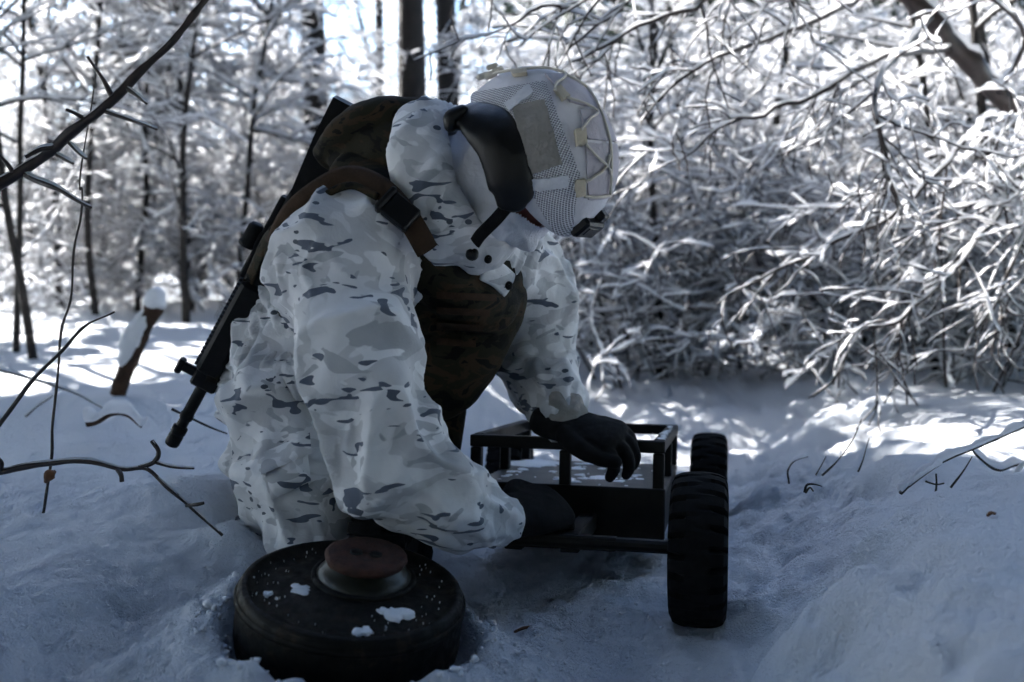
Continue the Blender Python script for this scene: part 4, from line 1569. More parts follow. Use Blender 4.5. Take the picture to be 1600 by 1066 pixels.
# balaclava: fleece over head and neck with a slit at the eyes
bl = MB()
hp = np.linspace(-1, 1, 21)
rr = np.sqrt(np.clip(1.0004 - np.abs(hp) ** 2.4, 0, 1))
bl.tube(HC + hp[:, None] * HU * 0.128 - HU * 0.004, None, 32, True, HF, np.stack([0.104 * rr, 0.086 * rr], -1))
limb(bl, [HC - HU * 0.06 + HF * 0.035, HC - HU * 0.118 + HF * 0.052], [0.06, 0.038], 24, 6)            # jaw and chin
limb(bl, [HC - HU * 0.05 - HF * 0.02, c0 + NA * 0.02], [0.075, 0.075], 24, 6)                             # neck
limb(bl, [HC + HF * 0.080 - HU * 0.025, HC + HF * 0.098 - HU * 0.040], [0.012, 0.014], 14, 4)            # nose
limb(bl, [HC - HU * 0.05 + HF * 0.05 + HR * 0.045, HC - HU * 0.085 + HF * 0.06 + HR * 0.02], [0.035, 0.03], 16, 6)
v, n, q = remesh(bl, 0.004, 5)
loc = v - HC
lf, lu, lr = loc @ HF, loc @ HU, loc @ HR
v = v + n * (0.008 * (1 - 1.7 * np.abs(noise(np.stack([lu * 26 + lf * 22, lf * 9, lr * 9], -1), 4))) + 0.004 * fbm(v * 30, 2, 9))[:, None]
slit = (lf > 0.040) & (lu > -0.004) & (lu < 0.040)
q = q[~slit[q].any(1)]
link('balaclava', mk_mesh('balaclava', v - BASE, q), M['fleece'], person)


# gloved hands ------------------------------------------------------
def hand(name, wrist, palm_dir, palm_n, thumb_side, curl, mat, spread=0.16, size=1.0):
    """palm_dir: wrist to knuckles; palm_n: out of the back of the hand; thumb_side: unit, towards the thumb"""
    d0 = nrm(palm_dir)
    n0 = nrm(palm_n - np.dot(palm_n, d0) * d0)
    s0 = nrm(thumb_side - np.dot(thumb_side, d0) * d0 - np.dot(thumb_side, n0) * n0)
    m_ = MB()
    S = size
    limb(m_, [wrist - d0 * 0.03 * S, wrist + d0 * 0.03 * S, wrist + d0 * 0.085 * S], [(0.030 * S, 0.026 * S), (0.042 * S, 0.022 * S), (0.044 * S, 0.018 * S)], 20, 6, s0)
    for f_, (off_, ln) in enumerate(((0.033, 0.066), (0.011, 0.074), (-0.011, 0.069), (-0.032, 0.057))):
        k0 = wrist + d0 * (0.082 - 0.010 * abs(off_ / 0.03)) * S + s0 * off_ * S
        dr = nrm(d0 + s0 * off_ / 0.033 * spread)
        pts_, p_, ang = [k0 - dr * 0.03 * S, k0], k0, 0
        for sg, cu in zip((0.45, 0.32, 0.25), curl[f_]):
            ang += cu
            p_ = p_ + (dr * math.cos(ang) - n0 * math.sin(ang)) * ln * sg * S
            pts_.append(p_)
        limb(m_, pts_, [0.0125 * S, 0.0115 * S, 0.0108 * S, 0.0100 * S, 0.0085 * S], 14, 4)
    tb_ = wrist + d0 * 0.020 * S + s0 * 0.030 * S
    limb(m_, [tb_, tb_ + (d0 * 0.8 + s0 * 0.55 - n0 * 0.10) * 0.036 * S, tb_ + (d0 * 1.15 + s0 * 0.38 - n0 * 0.25) * 0.052 * S, tb_ + (d0 * 1.45 + s0 * 0.20 - n0 * 0.30) * 0.060 * S],
         [0.018 * S, 0.0155 * S, 0.0125 * S, 0.010 * S], 14, 5)
    v_, n_, q_ = remesh(m_, 0.0028, 4)
    v_ = v_ + n_ * (0.0012 * fbm(v_ * 60, 2, 5))[:, None]
    return link(name, mk_mesh(name, v_ - BASE, q_), M[mat], person)


WF = P(880, 664, 1.75)
hand('glove', WF, P(950, 680, 1.712) - WF, np.array([0.05, -0.35, 0.93]), np.array([0.1, -0.9, -0.3]),
     ((0.55, 0.80, 0.6), (0.45, 0.75, 0.6), (0.40, 0.7, 0.6), (0.40, 0.7, 0.6)), 'blackcloth', 0.03, 1.12)
WN = P(806, 806, 1.545)
hand('glove', WN, P(862, 790, 1.61) - WN, np.array([-0.1, -0.75, 0.65]), np.array([0.3, 0.2, 0.9]),
     ((0.5, 0.9, 0.7), (0.5, 0.9, 0.7), (0.5, 0.9, 0.7), (0.6, 0.9, 0.7)), 'blackcloth', 0.1, 1.1)

# ------------------------------------------------------------------ rifle slung on the back
BUT, MUZ = P(553, 168, 1.66), P(268, 694, 1.84)
ra = nrm(MUZ - BUT)
RL_ = np.linalg.norm(MUZ - BUT)
rv = nrm(np.array([-0.85, 0.1, -0.5]) - np.dot(np.array([-0.85, 0.1, -0.5]), ra) * ra)      # sights side (up-left in the picture)
rs = np.cross(ra, rv)
rifle = thing('rifle', 'black rifle slung muzzle-down across the kneeling person\'s back', 'rifle', MUZ)


def rp(s, u=0.0, w=0.0):
    return BUT + ra * s * RL_ + rv * u + rs * w


def rbox(m_, s0, s1, u0, u1, w_, bev=0.003):
    return m_.box((rp(s0, u0) + rp(s1, u1)) / 2, ra, rv, rs, (s1 - s0) * RL_, abs(u1 - u0), w_, bev)


st = MB()
bm_s = [(-0.01, -0.080), (0.0, 0.036), (0.10, 0.034), (0.25, 0.024), (0.27, -0.020), (0.12, -0.045)]
sec = np.array([rp(s_, u_) for s_, u_ in bm_s])
k_ = len(sec)
vv_ = np.vstack([sec + rs * 0.020, sec - rs * 0.020])
st.add(vv_, [[i_, (i_ + 1) % k_, k_ + (i_ + 1) % k_, k_ + i_] for i_ in range(k_)], [[0, i_, i_ + 1] for i_ in range(1, k_ - 1)] + [[k_, k_ + i_ + 1, k_ + i_] for i_ in range(1, k_ - 1)])
st.build('stock', M['gun'], rifle, False)
rc = MB()
rbox(rc, 0.24, 0.50, -0.032, 0.026, 0.034, 0.004)
rbox(rc, 0.27, 0.50, 0.026, 0.036, 0.022, 0.002)
rc.build('receiver', M['gun'], rifle, False)
og = MB()
rbox(og, 0.37, 0.42, 0.030, 0.038, 0.024, 0.003)
og.lathe([(0.0005, -0.022), (0.010, -0.022), (0.014, -0.016), (0.014, 0.012), (0.016, 0.016), (0.016, 0.022), (0.0005, 0.022)], 20, rp(0.395, 0.048), ra)
og.build('optic', M['gun'], rifle)
hg = MB()
rbox(hg, 0.50, 0.775, -0.020, 0.026, 0.042, 0.008)
hg.build('handguard', M['gun'], rifle, False)
rl = MB()
for i_ in range(22):
    s_ = 0.505 + i_ * 0.012
    rbox(rl, s_, s_ + 0.006, 0.026, 0.032, 0.020, 0.001)
rl.build('top_rail', M['gun'], rifle, False)
fs = MB()
rbox(fs, 0.765, 0.815, -0.024, 0.024, 0.030, 0.004)
rbox(fs, 0.775, 0.80, 0.020, 0.056, 0.012, 0.003)
rbox(fs, 0.77, 0.81, 0.046, 0.058, 0.020, 0.003)
fs.build('front_sight', M['gun'], rifle, False)
ba = MB().lathe([(0.011, 0.80 * RL_), (0.011, 0.90 * RL_), (0.0125, 0.902 * RL_), (0.0125, 0.915 * RL_), (0.010, 0.918 * RL_), (0.010, 0.945 * RL_)], 18, BUT, ra)
barrel = ba.build('barrel', M['gun'], rifle)
MB().lathe([(0.010, 0.94 * RL_), (0.014, 0.945 * RL_), (0.014, 0.962 * RL_), (0.0115, 0.965 * RL_), (0.0135, 0.97 * RL_), (0.0135, 0.995 * RL_), (0.0125, 1.0 * RL_), (0.005, 1.0 * RL_), (0.005, 0.97 * RL_)], 18, BUT, ra).build('flash_hider', M['gun'], barrel)
mg = MB()
mc = spline([rp(0.44, -0.03), rp(0.455, -0.09), rp(0.49, -0.15)], 6)
mg.tube(mc, None, 10, True, ra, np.tile([0.028, 0.013], (len(mc), 1)))
mg.build('magazine', M['gun'], rifle)
c_ = spline([rp(0.78, -0.01, -0.02), P(372, 480, 1.78), P(412, 385, 1.66), P(430, 360, 1.63), rp(0.26, -0.01, -0.03)], 8)
MB().tube(c_, None, 8, True, TOCAM, np.tile([0.002, 0.011], (len(c_), 1))).build('sling', M['dark'], rifle)

# ------------------------------------------------------------------ cart
TILT = R(-5.2)
ca = CA * math.cos(TILT) + np.array([0, 0, math.sin(TILT)])
cu = np.cross(CL, ca)
C1 = C0 + np.array([0, 0, 0.0])
cart = thing('cart', 'low black four-wheeled cart with open metal frame and fat tyres', 'cart', C0)
WR = 0.1175
HWB = 0.245                                            # half track
GAUGE = 0.178                                          # half width of the frame


def cp(a_, l_, u_):
    return C1 + ca * a_ + CL * l_ + cu * u_


def cbox(m_, a0, a1, l0, l1, u0, u1, bev=0.002):
    return m_.box(cp((a0 + a1) / 2, (l0 + l1) / 2, (u0 + u1) / 2), CL, ca, cu, abs(l1 - l0), abs(a1 - a0), abs(u1 - u0), bev)


A0, A1 = 0.226, 0.716
L0, L1 = -GAUGE, GAUGE
U_TOP, U_DECK, U_BOT = 0.262, 0.172, 0.085


def part(name, mat, *boxes, parent=None):
    m_ = MB()
    for b_ in boxes:
        cbox(m_, *b_)
    return m_.build(name, M[mat], parent or cart, False)


part('body_box', 'steel', (A0 + 0.004, A1 - 0.004, L0 + 0.003, L1 - 0.003, U_BOT, U_DECK - 0.012))
deck = part('deck', 'deck', (A0 + 0.002, A1 - 0.002, L0 + 0.001, L1 - 0.001, U_DECK - 0.011, U_DECK))
part('front_panel', 'steel', (A0 - 0.006, A0 + 0.001, L0 - 0.002, L1 + 0.002, U_BOT + 0.004, U_DECK + 0.006))
t_ = 0.022
part('top_rail', 'steel', (A0, A0 + t_, L0, L1, U_TOP - t_, U_TOP))
part('top_rail', 'steel', (A1 - t_, A1, L0, L1, U_TOP - t_, U_TOP))
part('top_rail', 'steel', (A0 + t_ + 0.001, A1 - t_ - 0.001, L0 + 0.001, L0 + t_, U_TOP - t_, U_TOP + 0.001))
part('top_rail', 'steel', (A0 + t_ + 0.001, A1 - t_ - 0.001, L1 - t_, L1 - 0.001, U_TOP - t_, U_TOP + 0.001))
for (aa, ll) in ((A0, L0), (A0, (L0 + L1) / 2 - 0.012), (A0, L1 - t_), (A1 - t_, L0), (A1 - t_, (L0 + L1) / 2), (A1 - t_, L1 - t_), ((A0 + A1) / 2, L0), ((A0 + A1) / 2, L1 - t_)):
    part('post', 'steel', (aa + 0.001, aa + t_ - 0.001, ll + 0.001, ll + t_ - 0.001, U_DECK + 0.001, U_TOP - t_ - 0.001))
for aa in (0.0, 0.895):
    m_ = MB()
    m_.tube([cp(aa, -HWB + 0.03, WR), cp(aa, HWB - 0.03, WR)], 0.011, 12)
    cbox(m_, aa - 0.009, aa + 0.009, -0.12, 0.12, WR - 0.011, WR + 0.011)
    cbox(m_, min(aa, A0) if aa < 0.3 else A1 - 0.02, (A0 + 0.02) if aa < 0.3 else aa, -0.06, -0.03, WR - 0.018, WR + 0.012)
    cbox(m_, min(aa, A0) if aa < 0.3 else A1 - 0.02, (A0 + 0.02) if aa < 0.3 else aa, 0.03, 0.06, WR - 0.018, WR + 0.012)
    m_.build('axle', M['steel'], cart, False)


def tyre_mesh(m_, c_, axis):
    """fat tyre with blocks of tread"""
    na_, prof_ = 120, [(0.052, -0.030), (0.060, -0.039), (0.082, -0.0435), (0.100, -0.042), (0.1105, -0.037), (0.1145, -0.028), (0.1165, -0.017), (0.1172, -0.006), (0.1172, 0.006), (0.1165, 0.017), (0.1145, 0.028), (0.1105, 0.037), (0.100, 0.042), (0.082, 0.0435), (0.060, 0.039), (0.052, 0.030)]
    prof_ = np.array(prof_)
    ref_ = nrm(np.cross(axis, np.array([0.3, 0.1, 1.0])))
    w_ = ref_
    u_ = np.cross(axis, w_)
    a_ = np.arange(na_) * 2 * math.pi / na_
    ph_ = (np.arange(na_) % 5)
    g_ = np.zeros((len(prof_), na_, 3))
    for i_, (r_, h_) in enumerate(prof_):
        rr_, hh_ = np.full(na_, r_), np.full(na_, h_)
        if 0.095 < r_:
            sh = 2 if h_ > 0 else 0
            grv = ((np.arange(na_) + sh) % 5) == 0
            edge = abs(h_) > 0.022
            rr_ = np.where(grv & edge, r_ - 0.017, rr_)
            rr_ = np.where(grv & ~edge, r_ - 0.004, rr_)
            hh_ = np.where(grv & edge, h_ * 0.78, hh_)
        g_[i_] = c_ + axis * hh_[:, None] + rr_[:, None] * (np.cos(a_)[:, None] * w_ + np.sin(a_)[:, None] * u_)
    return m_.grid(g_, True)


for aa in (0.0, 0.895):
    for ss in (1, -1):
        c_ = cp(aa, ss * HWB, WR)
        wm = MB()
        wm.lathe([(0.0005, -0.030), (0.016, -0.030), (0.018, -0.020), (0.040, -0.014), (0.053, -0.030), (0.056, -0.030), (0.056, 0.030), (0.053, 0.030), (0.040, 0.014), (0.018, 0.020), (0.016, 0.030), (0.0005, 0.030)], 32, c_, CL)
        w_ = wm.build('wheel', M['steel'], cart)
        flat_edges(tyre_mesh(MB(), c_, CL).build('tyre', M['rubber'], w_), 30)


def snow_blobs(name, parent, pos_fn, spots, seed, mat='snowdense'):
    """thin irregular patches of snow lying on a surface; spots: (u, v, radius, height)"""
    m_ = MB()
    for k_, (u_, v_, r_, h_) in enumerate(spots):
        nr_, na_ = 5, 22
        a_ = np.arange(na_) * 2 * math.pi / na_
        ou = r_ * (1 + 0.55 * noise(np.stack([np.cos(a_) * 1.6 + k_ * 7, np.sin(a_) * 1.6, np.full(na_, seed * 1.0)], -1), 3) + 0.25 * noise(np.stack([np.cos(a_) * 4 + k_ * 7, np.sin(a_) * 4, np.full(na_, seed * 1.0)], -1), 4))
        g_ = np.zeros((nr_, na_, 3))
        for i_ in range(nr_):
            f_ = (1, 0.86, 0.6, 0.3, 0.02)[i_]
            hh = (-0.002, 0.55, 0.85, 1.0, 1.0)[i_] * h_
            x_, y_ = u_ + ou * f_ * np.cos(a_), v_ + ou * f_ * np.sin(a_)
            g_[i_] = pos_fn(x_, y_, hh * (1 + 0.4 * noise(np.stack([x_ * 90, y_ * 90, x_ * 0], -1), 9)) if i_ else np.full(na_, -0.002))
        m_.grid(g_, True)
    return m_.build(name, M[mat], parent)


rd = np.random.default_rng(5)


def deckpos(x_, y_, h_):
    return C1 + ca * y_[:, None] + CL * x_[:, None] + cu * (U_DECK + h_)[:, None]


snow_blobs('snow_patches', deck, deckpos, [(rd.uniform(-0.14, 0.14), rd.uniform(A0 + 0.06, A1 - 0.05), rd.uniform(0.004, 0.016) * (0.3 + rd.random()), 0.002) for _ in range(60)] + [(-0.13, 0.60, 0.05, 0.008), (0.05, 0.41, 0.028, 0.002), (-0.02, 0.36, 0.022, 0.002)], 3)
snow_blobs('snow_patches', cart, lambda x_, y_, h_: C1 + ca * y_[:, None] + CL * x_[:, None] + cu * (U_TOP + 0.001 + h_)[:, None],
           [(L1 - t_ / 2 + rd.uniform(-0.004, 0.004), rd.uniform(A0 + 0.03, A1 - 0.05), rd.uniform(0.003, 0.0075), 0.0015) for _ in range(26)], 4)

# ------------------------------------------------------------------ mine
MN = nrm(np.array([0.125, -0.135, 1.0]))
mx_ = nrm(np.array([1.0, 0, 0]) - MN[0] * MN)
my_ = np.cross(MN, mx_)
MR = 0.1475
MB0 = MINE - MN * 0.105
mine = thing('land_mine', 'round black metal mine with rusty centre plug, half sunk in the snow', 'mine', MB0)
MB().lathe([(0.0005, 0.0), (MR - 0.03, 0.0), (MR - 0.012, 0.006), (MR - 0.003, 0.018), (MR, 0.034), (MR, 0.088), (MR - 0.0015, 0.096), (MR - 0.005, 0.1025), (MR - 0.010, 0.1045), (MR - 0.014, 0.103), (MR - 0.018, 0.0985), (MR - 0.040, 0.0975), (MR - 0.070, 0.099), (0.060, 0.101), (0.0005, 0.101)], 96, MB0, MN).build('body', M['mine'], mine)
MB().lathe([(MR + 0.0003, 0.082), (MR + 0.0022, 0.084), (MR + 0.0022, 0.090), (MR + 0.0003, 0.092)], 96, MB0, MN).build('rim_band', M['mine'], mine)
FZ = MB0 + my_ * 0.030 + mx_ * 0.010
MB().lathe([(0.070, 0.1005), (0.070, 0.104), (0.066, 0.1065), (0.0625, 0.105)], 64, FZ, MN).build('seat_ring', M['mine'], mine)
MB().lathe([(0.063, 0.100), (0.063, 0.106), (0.056, 0.114), (0.048, 0.122), (0.046, 0.126), (0.030, 0.126)], 64, FZ, MN).build('collar', M['brass'], mine)
pg = MB()
npl = 80
a_ = np.arange(npl) * 2 * math.pi / npl
ed = 1 + 0.02 * noise(np.stack([np.cos(a_) * 7, np.sin(a_) * 7, a_ * 0], -1), 2)
g_ = np.zeros((7, npl, 3))
for i_, (r_, h_) in enumerate(((0.040, 0.131), (0.052, 0.132), (0.0545, 0.137), (0.0535, 0.143), (0.049, 0.1455), (0.030, 0.1445), (0.0005, 0.1445))):
    rr_ = r_ * ed
    g_[i_] = FZ + MN * (h_ - 0.008) + rr_[:, None] * (np.cos(a_)[:, None] * mx_ + np.sin(a_)[:, None] * my_)
plug = pg.grid(g_, True).build('plug', M['rust'], mine)
for dx in (-0.013, 0.013):
    MB().lathe([(0.0005, 0.1452), (0.006, 0.1455), (0.0085, 0.1468), (0.0085, 0.1440)], 20, FZ - MN * 0.008 + mx_ * dx + my_ * -0.004, MN).build('socket', M['black'], plug)


def minepos(x_, y_, h_):
    return MB0 + mx_[None] * x_[:, None] + my_[None] * y_[:, None] + MN[None] * (0.1005 + h_)[:, None]


sp_ = [(0.062, -0.062, 0.017, 0.004), (0.075, -0.055, 0.010, 0.004), (0.050, -0.056, 0.008, 0.003), (-0.064, -0.024, 0.012, 0.003), (-0.10, -0.045, 0.006, 0.003), (0.03, -0.112, 0.010, 0.003), (-0.02, 0.125, 0.016, 0.003)]
for _ in range(80):
    a1, r1 = rd.uniform(0, 6.28), 0.075 + 0.055 * math.sqrt(rd.random())
    sp_.append((r1 * math.cos(a1), r1 * math.sin(a1), rd.uniform(0.00025, 0.0008) * (1 + 2.2 * (rd.random() > 0.94)), 0.0006))
snow_blobs('snow_flecks', mine, minepos, sp_, 6)

# ------------------------------------------------------------------ loose snow crumbs round the mine and along the lane
ico = bmesh.new()
bmesh.ops.create_icosphere(ico, subdivisions=1, radius=1.0)
iv = np.array([list(q_.co) for q_ in ico.verts])
it = np.array([[q_.index for q_ in f_.verts] for f_ in ico.faces])
ico.free()
cr = MB()
rc_ = np.random.default_rng(77)
xs, ys, rs_ = [], [], []
for i in range(420):
    a1 = rc_.uniform(0, 6.28)
    r1 = 0.158 + abs(rc_.normal(0, 0.03))
    xs.append(MINE[0] + r1 * math.cos(a1)); ys.append(MINE[1] + r1 * math.sin(a1)); rs_.append(0.0016 + 0.005 * rc_.random() ** 3)
for i in range(0):
    xs.append(rc_.uniform(-0.7, -0.35)); ys.append(rc_.uniform(1.45, 2.1)); rs_.append(rc_.uniform(0.002, 0.006))
for i in range(0):
    xs.append(0.33 + rc_.normal(0, 0.03)); ys.append(rc_.uniform(0.95, 1.6)); rs_.append(rc_.uniform(0.002, 0.006))
for i in range(60):
    xs.append(rc_.uniform(-0.3, 0.3)); ys.append(rc_.uniform(1.15, 1.6)); rs_.append(rc_.uniform(0.0015, 0.004))
zs = terrain(np.array(xs), np.array(ys))
for x_, y_, z_, r_ in zip(xs, ys, zs, rs_):
    if math.hypot(x_ - MINE[0], y_ - MINE[1]) < 0.154:
        continue
    v_ = iv * r_ * rc_.uniform(0.65, 1.25, (len(iv), 1)) * rc_.uniform(0.7, 1.2, (1, 3))
    cr.add(v_ + np.array([x_, y_, z_ + r_ * 0.35]), None, it)
tag(cr.build('snow_crumbs', M['snowdense']), 'crumbs of broken snow strewn round the mine and lane', 'snow', kind='stuff')


# ------------------------------------------------------------------ foreground branches, stalks and grasses
def stalk(name, label, cat, lines, mat='twig', snow=None, group=None):
    """lines: list of (pixel line, r0, r1)"""
    tr_ = Tree(hash_name(label))
    first = None
    for spec, r0, r1 in lines:
        c_ = pix_line(tr_, spec, r0, r1, 9, 0.005)
        first = c_[0] if first is None else first
    t_ = thing(name, label, cat, first, group)
    tr_.wood((10, 8, 6), (0.004, 0.002)).build('stem', M[mat], t_)
    if snow:
        s_ = tr_.snow(**snow)
        if s_.n:
            s_.build('snow_load', M['snow'], t_)
    return t_


def hash_name(s_):
    return sum(ord(c_) * (i_ + 1) for i_, c_ in enumerate(s_)) % 100000


D1 = 1.55
stalk('leaning_branch', 'iced thorny branch slanting across the upper left corner', 'branch', [
    ([(-620, 900, 1.65), (-300, 560, 1.6), (-60, 330, D1), (30, 268, D1), (100, 215, D1), (180, 150, D1), (260, 75, D1), (330, -10, D1), (420, -120, D1)], 0.0125, 0.004),
    ([(172, 148, D1), (158, 118, 1.54), (135, 85, 1.53)], 0.0045, 0.0022),
    ([(195, 136, D1), (215, 150, 1.54), (230, 162, 1.53)], 0.004, 0.0022),
    ([(163, 174, D1), (205, 188, 1.54), (247, 203, 1.53)], 0.004, 0.002),
    ([(132, 186, D1), (118, 178, 1.54), (103, 171, 1.53)], 0.0045, 0.003),
    ([(85, 228, D1), (60, 232, 1.53), (38, 246, 1.52)], 0.005, 0.003),
    ([(108, 222, D1), (122, 234, 1.54), (136, 245, 1.53)], 0.004, 0.002),
    ([(86, 240, D1), (100, 247, 1.54), (114, 253, 1.53)], 0.004, 0.002),
    ([(36, 275, D1), (85, 296, 1.53), (145, 322, 1.52)], 0.006, 0.003),
    ([(20, 280, D1), (8, 262, 1.54), (-10, 240, 1.53)], 0.005, 0.002)],
    'twig', dict(base=0.0022, k=0.25, gap=0.35, lump=30))
stalk('thin_stalk', 'thin reddish upright stalk rising from snow at the left', 'stalk', [
    ([(66, 810, 1.72), (72, 760, 1.72), (84, 660, 1.72), (97, 540, 1.72), (112, 420, 1.72), (127, 300, 1.72), (124, 290, 1.72), (134, 210, 1.72), (150, 115, 1.72)], 0.0030, 0.0012)])
stalk('leaning_stalk', 'iced bare stem rising from the left edge beside the thin stalk', 'stalk', [
    ([(-180, 860, 1.65), (-60, 725, 1.62), (0, 662, 1.6), (50, 595, 1.6), (95, 545, 1.6), (130, 508, 1.6), (176, 484, 1.6)], 0.0052, 0.0016)],
    'twig', dict(base=0.0018, k=0.3, gap=0.3, lump=30))
stalk('forked_twig', 'dark iced twig reaching from the left edge towards the mine', 'twig', [
    ([(-160, 800, 1.5), (-60, 752, 1.5), (0, 737, 1.5), (60, 724, 1.5), (130, 722, 1.5), (190, 732, 1.5), (230, 732, 1.5), (262, 762, 1.5), (300, 795, 1.5), (345, 836, 1.5)], 0.0058, 0.0022),
    ([(218, 730, 1.5), (240, 722, 1.5), (246, 708, 1.5), (234, 692, 1.5)], 0.0044, 0.0028),
    ([(238, 722, 1.5), (268, 730, 1.5), (302, 732, 1.49)], 0.003, 0.0016),
    ([(184, 732, 1.5), (190, 740, 1.49), (192, 750, 1.49)], 0.004, 0.004),
    ([(288, 788, 1.5), (306, 786, 1.49), (318, 784, 1.49)], 0.003, 0.002),
    ([(0, 737, 1.5), (2, 724, 1.49), (-4, 716, 1.49)], 0.004, 0.003)],
    'twig', dict(base=0.0014, k=0.25, gap=0.45, lump=40))
# small curled leaf and bud on the thin stalk
lf_ = MB()
limb(lf_, [P(72, 752, 1.71), P(78, 742, 1.705), P(84, 738, 1.71)], [0.004, 0.010, 0.004], 10, 4)
tag(lf_.build('dead_leaf', M['leaf']), 'curled dead leaf clinging to the thin stalk', 'leaf')
stalk('grass_stem', 'long thin stem lying across the snow left of the stub', 'stem', [
    ([(-20, 576, 2.6), (60, 596, 2.6), (120, 616, 2.6), (165, 640, 2.6)], 0.004, 0.002), ([(40, 650, 2.5), (70, 628, 2.55), (90, 612, 2.6)], 0.003, 0.0015)], 'grass', dict(base=0.006, k=0.6, gap=0.4))
stalk('grass_stem', 'short dark twig lying on snow right of the rifle muzzle', 'stem', [([(272, 642, 1.95), (310, 660, 1.95), (352, 676, 1.95)], 0.0032, 0.0016)], 'twig')

# rotten stub capped with snow
sb = P(186, 608, 3.0)
stub = thing('rotten_stub', 'leaning rotten stub with a cap of snow, left of the rifle', 'stub', sb)
k_ = 22
sx_ = spline([P(184, 618, 3.0), P(196, 580, 3.0), P(212, 540, 3.0), (P(228, 505, 3.0)), P(243, 478, 3.0)], 6)
a_ = np.arange(22) * 2 * math.pi / 22
tn_ = nrm(np.gradient(sx_, axis=0))
w_ = nrm(np.cross(tn_, np.array([0, 1.0, 0])))
u_ = np.cross(w_, tn_)
rr_ = np.linspace(0.024, 0.026, len(sx_))
g_ = np.zeros((len(sx_) + 1, 22, 3))
for i_ in range(len(sx_)):
    n_ = 1 + 0.22 * noise(np.stack([np.cos(a_) * 2.4, np.sin(a_) * 2.4, np.full(22, i_ * 0.35)], -1), 4)
    g_[i_] = sx_[i_] + rr_[i_] * n_[:, None] * (np.cos(a_)[:, None] * w_[i_] + np.sin(a_)[:, None] * u_[i_])
g_[-1] = sx_[-1] + tn_[-1] * 0.004
MB().grid(g_, True).build('wood', M['stub'], stub)
sn = MB()
limb(sn, [P(243, 470, 3.0), P(244, 462, 3.0)], [0.034, 0.028], 18, 5)
limb(sn, [P(196, 566, 2.99), P(202, 540, 2.99), P(214, 515, 2.99), P(226, 492, 2.99)], [0.020, 0.032, 0.030, 0.018], 18, 6)
v, n, q = remesh(sn, 0.006, 4)
v = v + n * (0.008 * fbm(v * 26, 3, 4))[:, None]
link('snow_cap', mk_mesh('snow_cap', v - sb, q), M['snowdense'], stub)

# snow-covered stick end left of the muzzle
tr_ = Tree(5)
pix_line(tr_, [(134, 664, 2.3), (150, 660, 2.3), (172, 648, 2.3), (200, 650, 2.3), (222, 668, 2.3)], 0.007, 0.003)
pair('fallen_stick', 'short fallen stick with a fat roll of snow, below the stub', 'stick', tr_, P(150, 660, 2.3), None, dict(base=0.020, k=1, gap=0.1, lump=26, maxs=0.03, sides=10), 'stub')

# stump of snow standing at the right
sp2 = P(1497, 590, 3.6)
ss_ = thing('snow_capped_stake', 'upright stake wrapped in snow near the right edge', 'stake', sp2)
m_ = MB()
limb(m_, [P(1497, 640, 3.6), P(1497, 590, 3.6), P(1498, 545, 3.6)], [0.035, 0.026, 0.020], 18, 6)
v, n, q = remesh(m_, 0.008, 3)
link('snow_coat', mk_mesh('snow_coat', v + n * (0.008 * fbm(v * 18, 3, 3))[:, None] - sp2, q), M['snowdense'], ss_)
MB().tube([P(1497, 660, 3.62), P(1498, 552, 3.62)], 0.012, 8).build('stake', M['bark'], ss_)

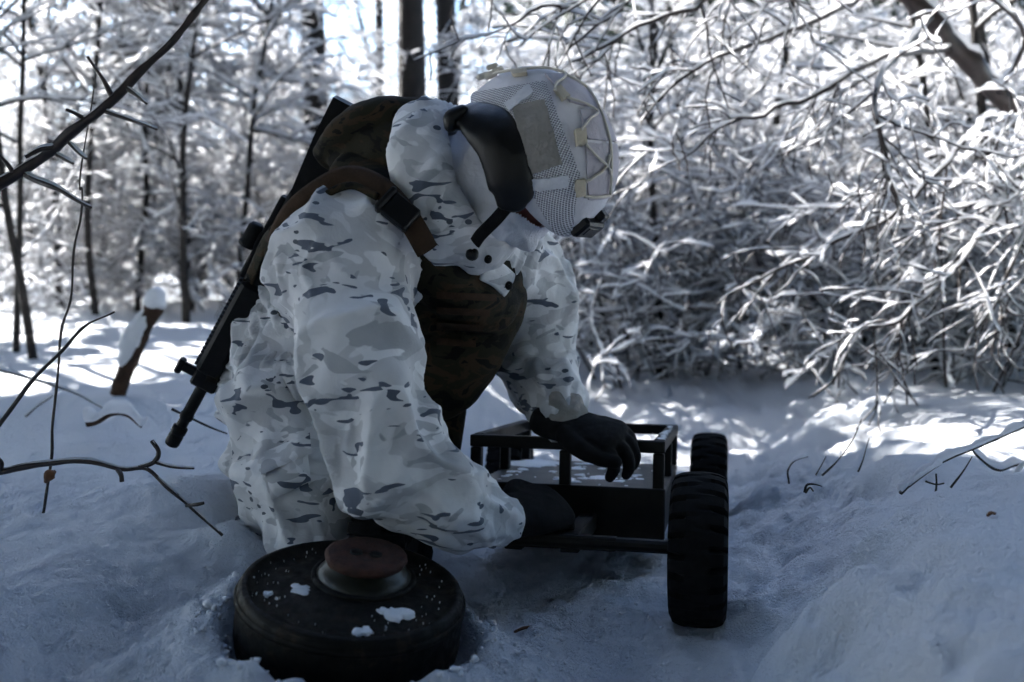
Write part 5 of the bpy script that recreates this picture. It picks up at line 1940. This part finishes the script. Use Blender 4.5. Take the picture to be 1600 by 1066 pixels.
# grasses and twigs on the right bank
G = 'dead stems poking through snow on the right bank'
for lab, lines in [
    ('long dark grass blade leaning right, tallest by the bank', [([(1284, 746, 1.95), (1310, 716, 1.95), (1334, 684, 1.95), (1348, 655, 1.95)], 0.0022, 0.0006)]),
    ('shorter grass blade next to the tallest one', [([(1338, 738, 1.95), (1350, 712, 1.95), (1360, 684, 1.95)], 0.0018, 0.0006)]),
    ('shortest grass blade, left of the tallest one', [([(1276, 746, 1.93), (1284, 730, 1.93), (1292, 713, 1.93)], 0.0016, 0.0006)]),
    ('long dark twig arching in from the right edge', [([(1407, 772, 1.72), (1440, 740, 1.74), (1480, 716, 1.76), (1530, 698, 1.78), (1600, 668, 1.8), (1720, 620, 1.9)], 0.0036, 0.0024), ([(1420, 762, 1.72), (1450, 738, 1.72), (1470, 724, 1.74)], 0.0022, 0.001)]),
    ('bent dark twig lying in a hollow at the right', [([(1436, 808, 1.5), (1470, 811, 1.5), (1515, 818, 1.5), (1550, 832, 1.5)], 0.0026, 0.002), ([(1550, 832, 1.5), (1510, 836, 1.5), (1478, 848, 1.49)], 0.0026, 0.002)]),
    ('forked twig at the right edge with snowy arms', [([(1760, 720, 2.0), (1600, 728, 1.95), (1556, 732, 1.93), (1530, 716, 1.92), (1518, 700, 1.9)], 0.0038, 0.0022), ([(1600, 728, 1.95), (1588, 746, 1.93), (1580, 760, 1.92)], 0.003, 0.002)]),
    ('thin pair of crossed stems standing in the bank snow', [([(1462, 772, 1.7), (1464, 755, 1.7), (1464, 738, 1.7)], 0.002, 0.0015), ([(1448, 750, 1.69), (1464, 756, 1.7), (1476, 754, 1.7)], 0.0018, 0.0014)]),
    ('slanting stem beside the crossed pair', [([(1486, 762, 1.75), (1502, 738, 1.75), (1518, 712, 1.76)], 0.002, 0.001)]),
    ('stem leaning left below the crossed pair', [([(1502, 802, 1.62), (1490, 780, 1.63), (1480, 764, 1.64)], 0.0026, 0.0018)]),
    ('drooping stem under a lump of snow beside the wheel', [([(1232, 756, 2.0), (1230, 735, 2.0), (1240, 720, 2.0), (1262, 712, 2.0)], 0.0022, 0.0012)]),
    ('tiny curled grass tuft on the bank crest', [([(1256, 770, 1.7), (1260, 758, 1.7), (1272, 757, 1.7), (1284, 760, 1.7)], 0.0022, 0.001), ([(1258, 770, 1.7), (1264, 762, 1.69), (1270, 768, 1.69)], 0.002, 0.001)]),
]:
    snowy = dict(base=0.007, k=1.0, gap=0.3, lump=34, res=0.01, sides=8) if ('snowy' in lab or 'lump' in lab or 'arching' in lab) else None
    stalk('dry_stem', lab, 'stem', lines, 'grass', snowy, G)

# brown leaf and bark crumb lying in the lane
for lab, c_, ax_ in (('small brown leaf lying on the snow right of the mine', P(818, 953, 1.42), np.array([0.02, 0.004, 0.004])), ('small brown bark chip on the right bank', P(1546, 878, 1.25), np.array([0.008, 0.003, 0.001]))):
    z_ = tz(c_[0], c_[1])
    c_ = np.array([c_[0], c_[1], z_ + 0.003])
    m_ = MB()
    limb(m_, [c_ - ax_ * 0.6, c_ + np.array([0, 0, 0.002]), c_ + ax_ * 0.7], [(0.002, 0.001), (0.004, 0.0015), (0.0015, 0.001)], 10, 4, np.array([0, 1.0, 0]))
    tag(m_.build('leaf_scrap', M['leaf']), lab, 'leaf')
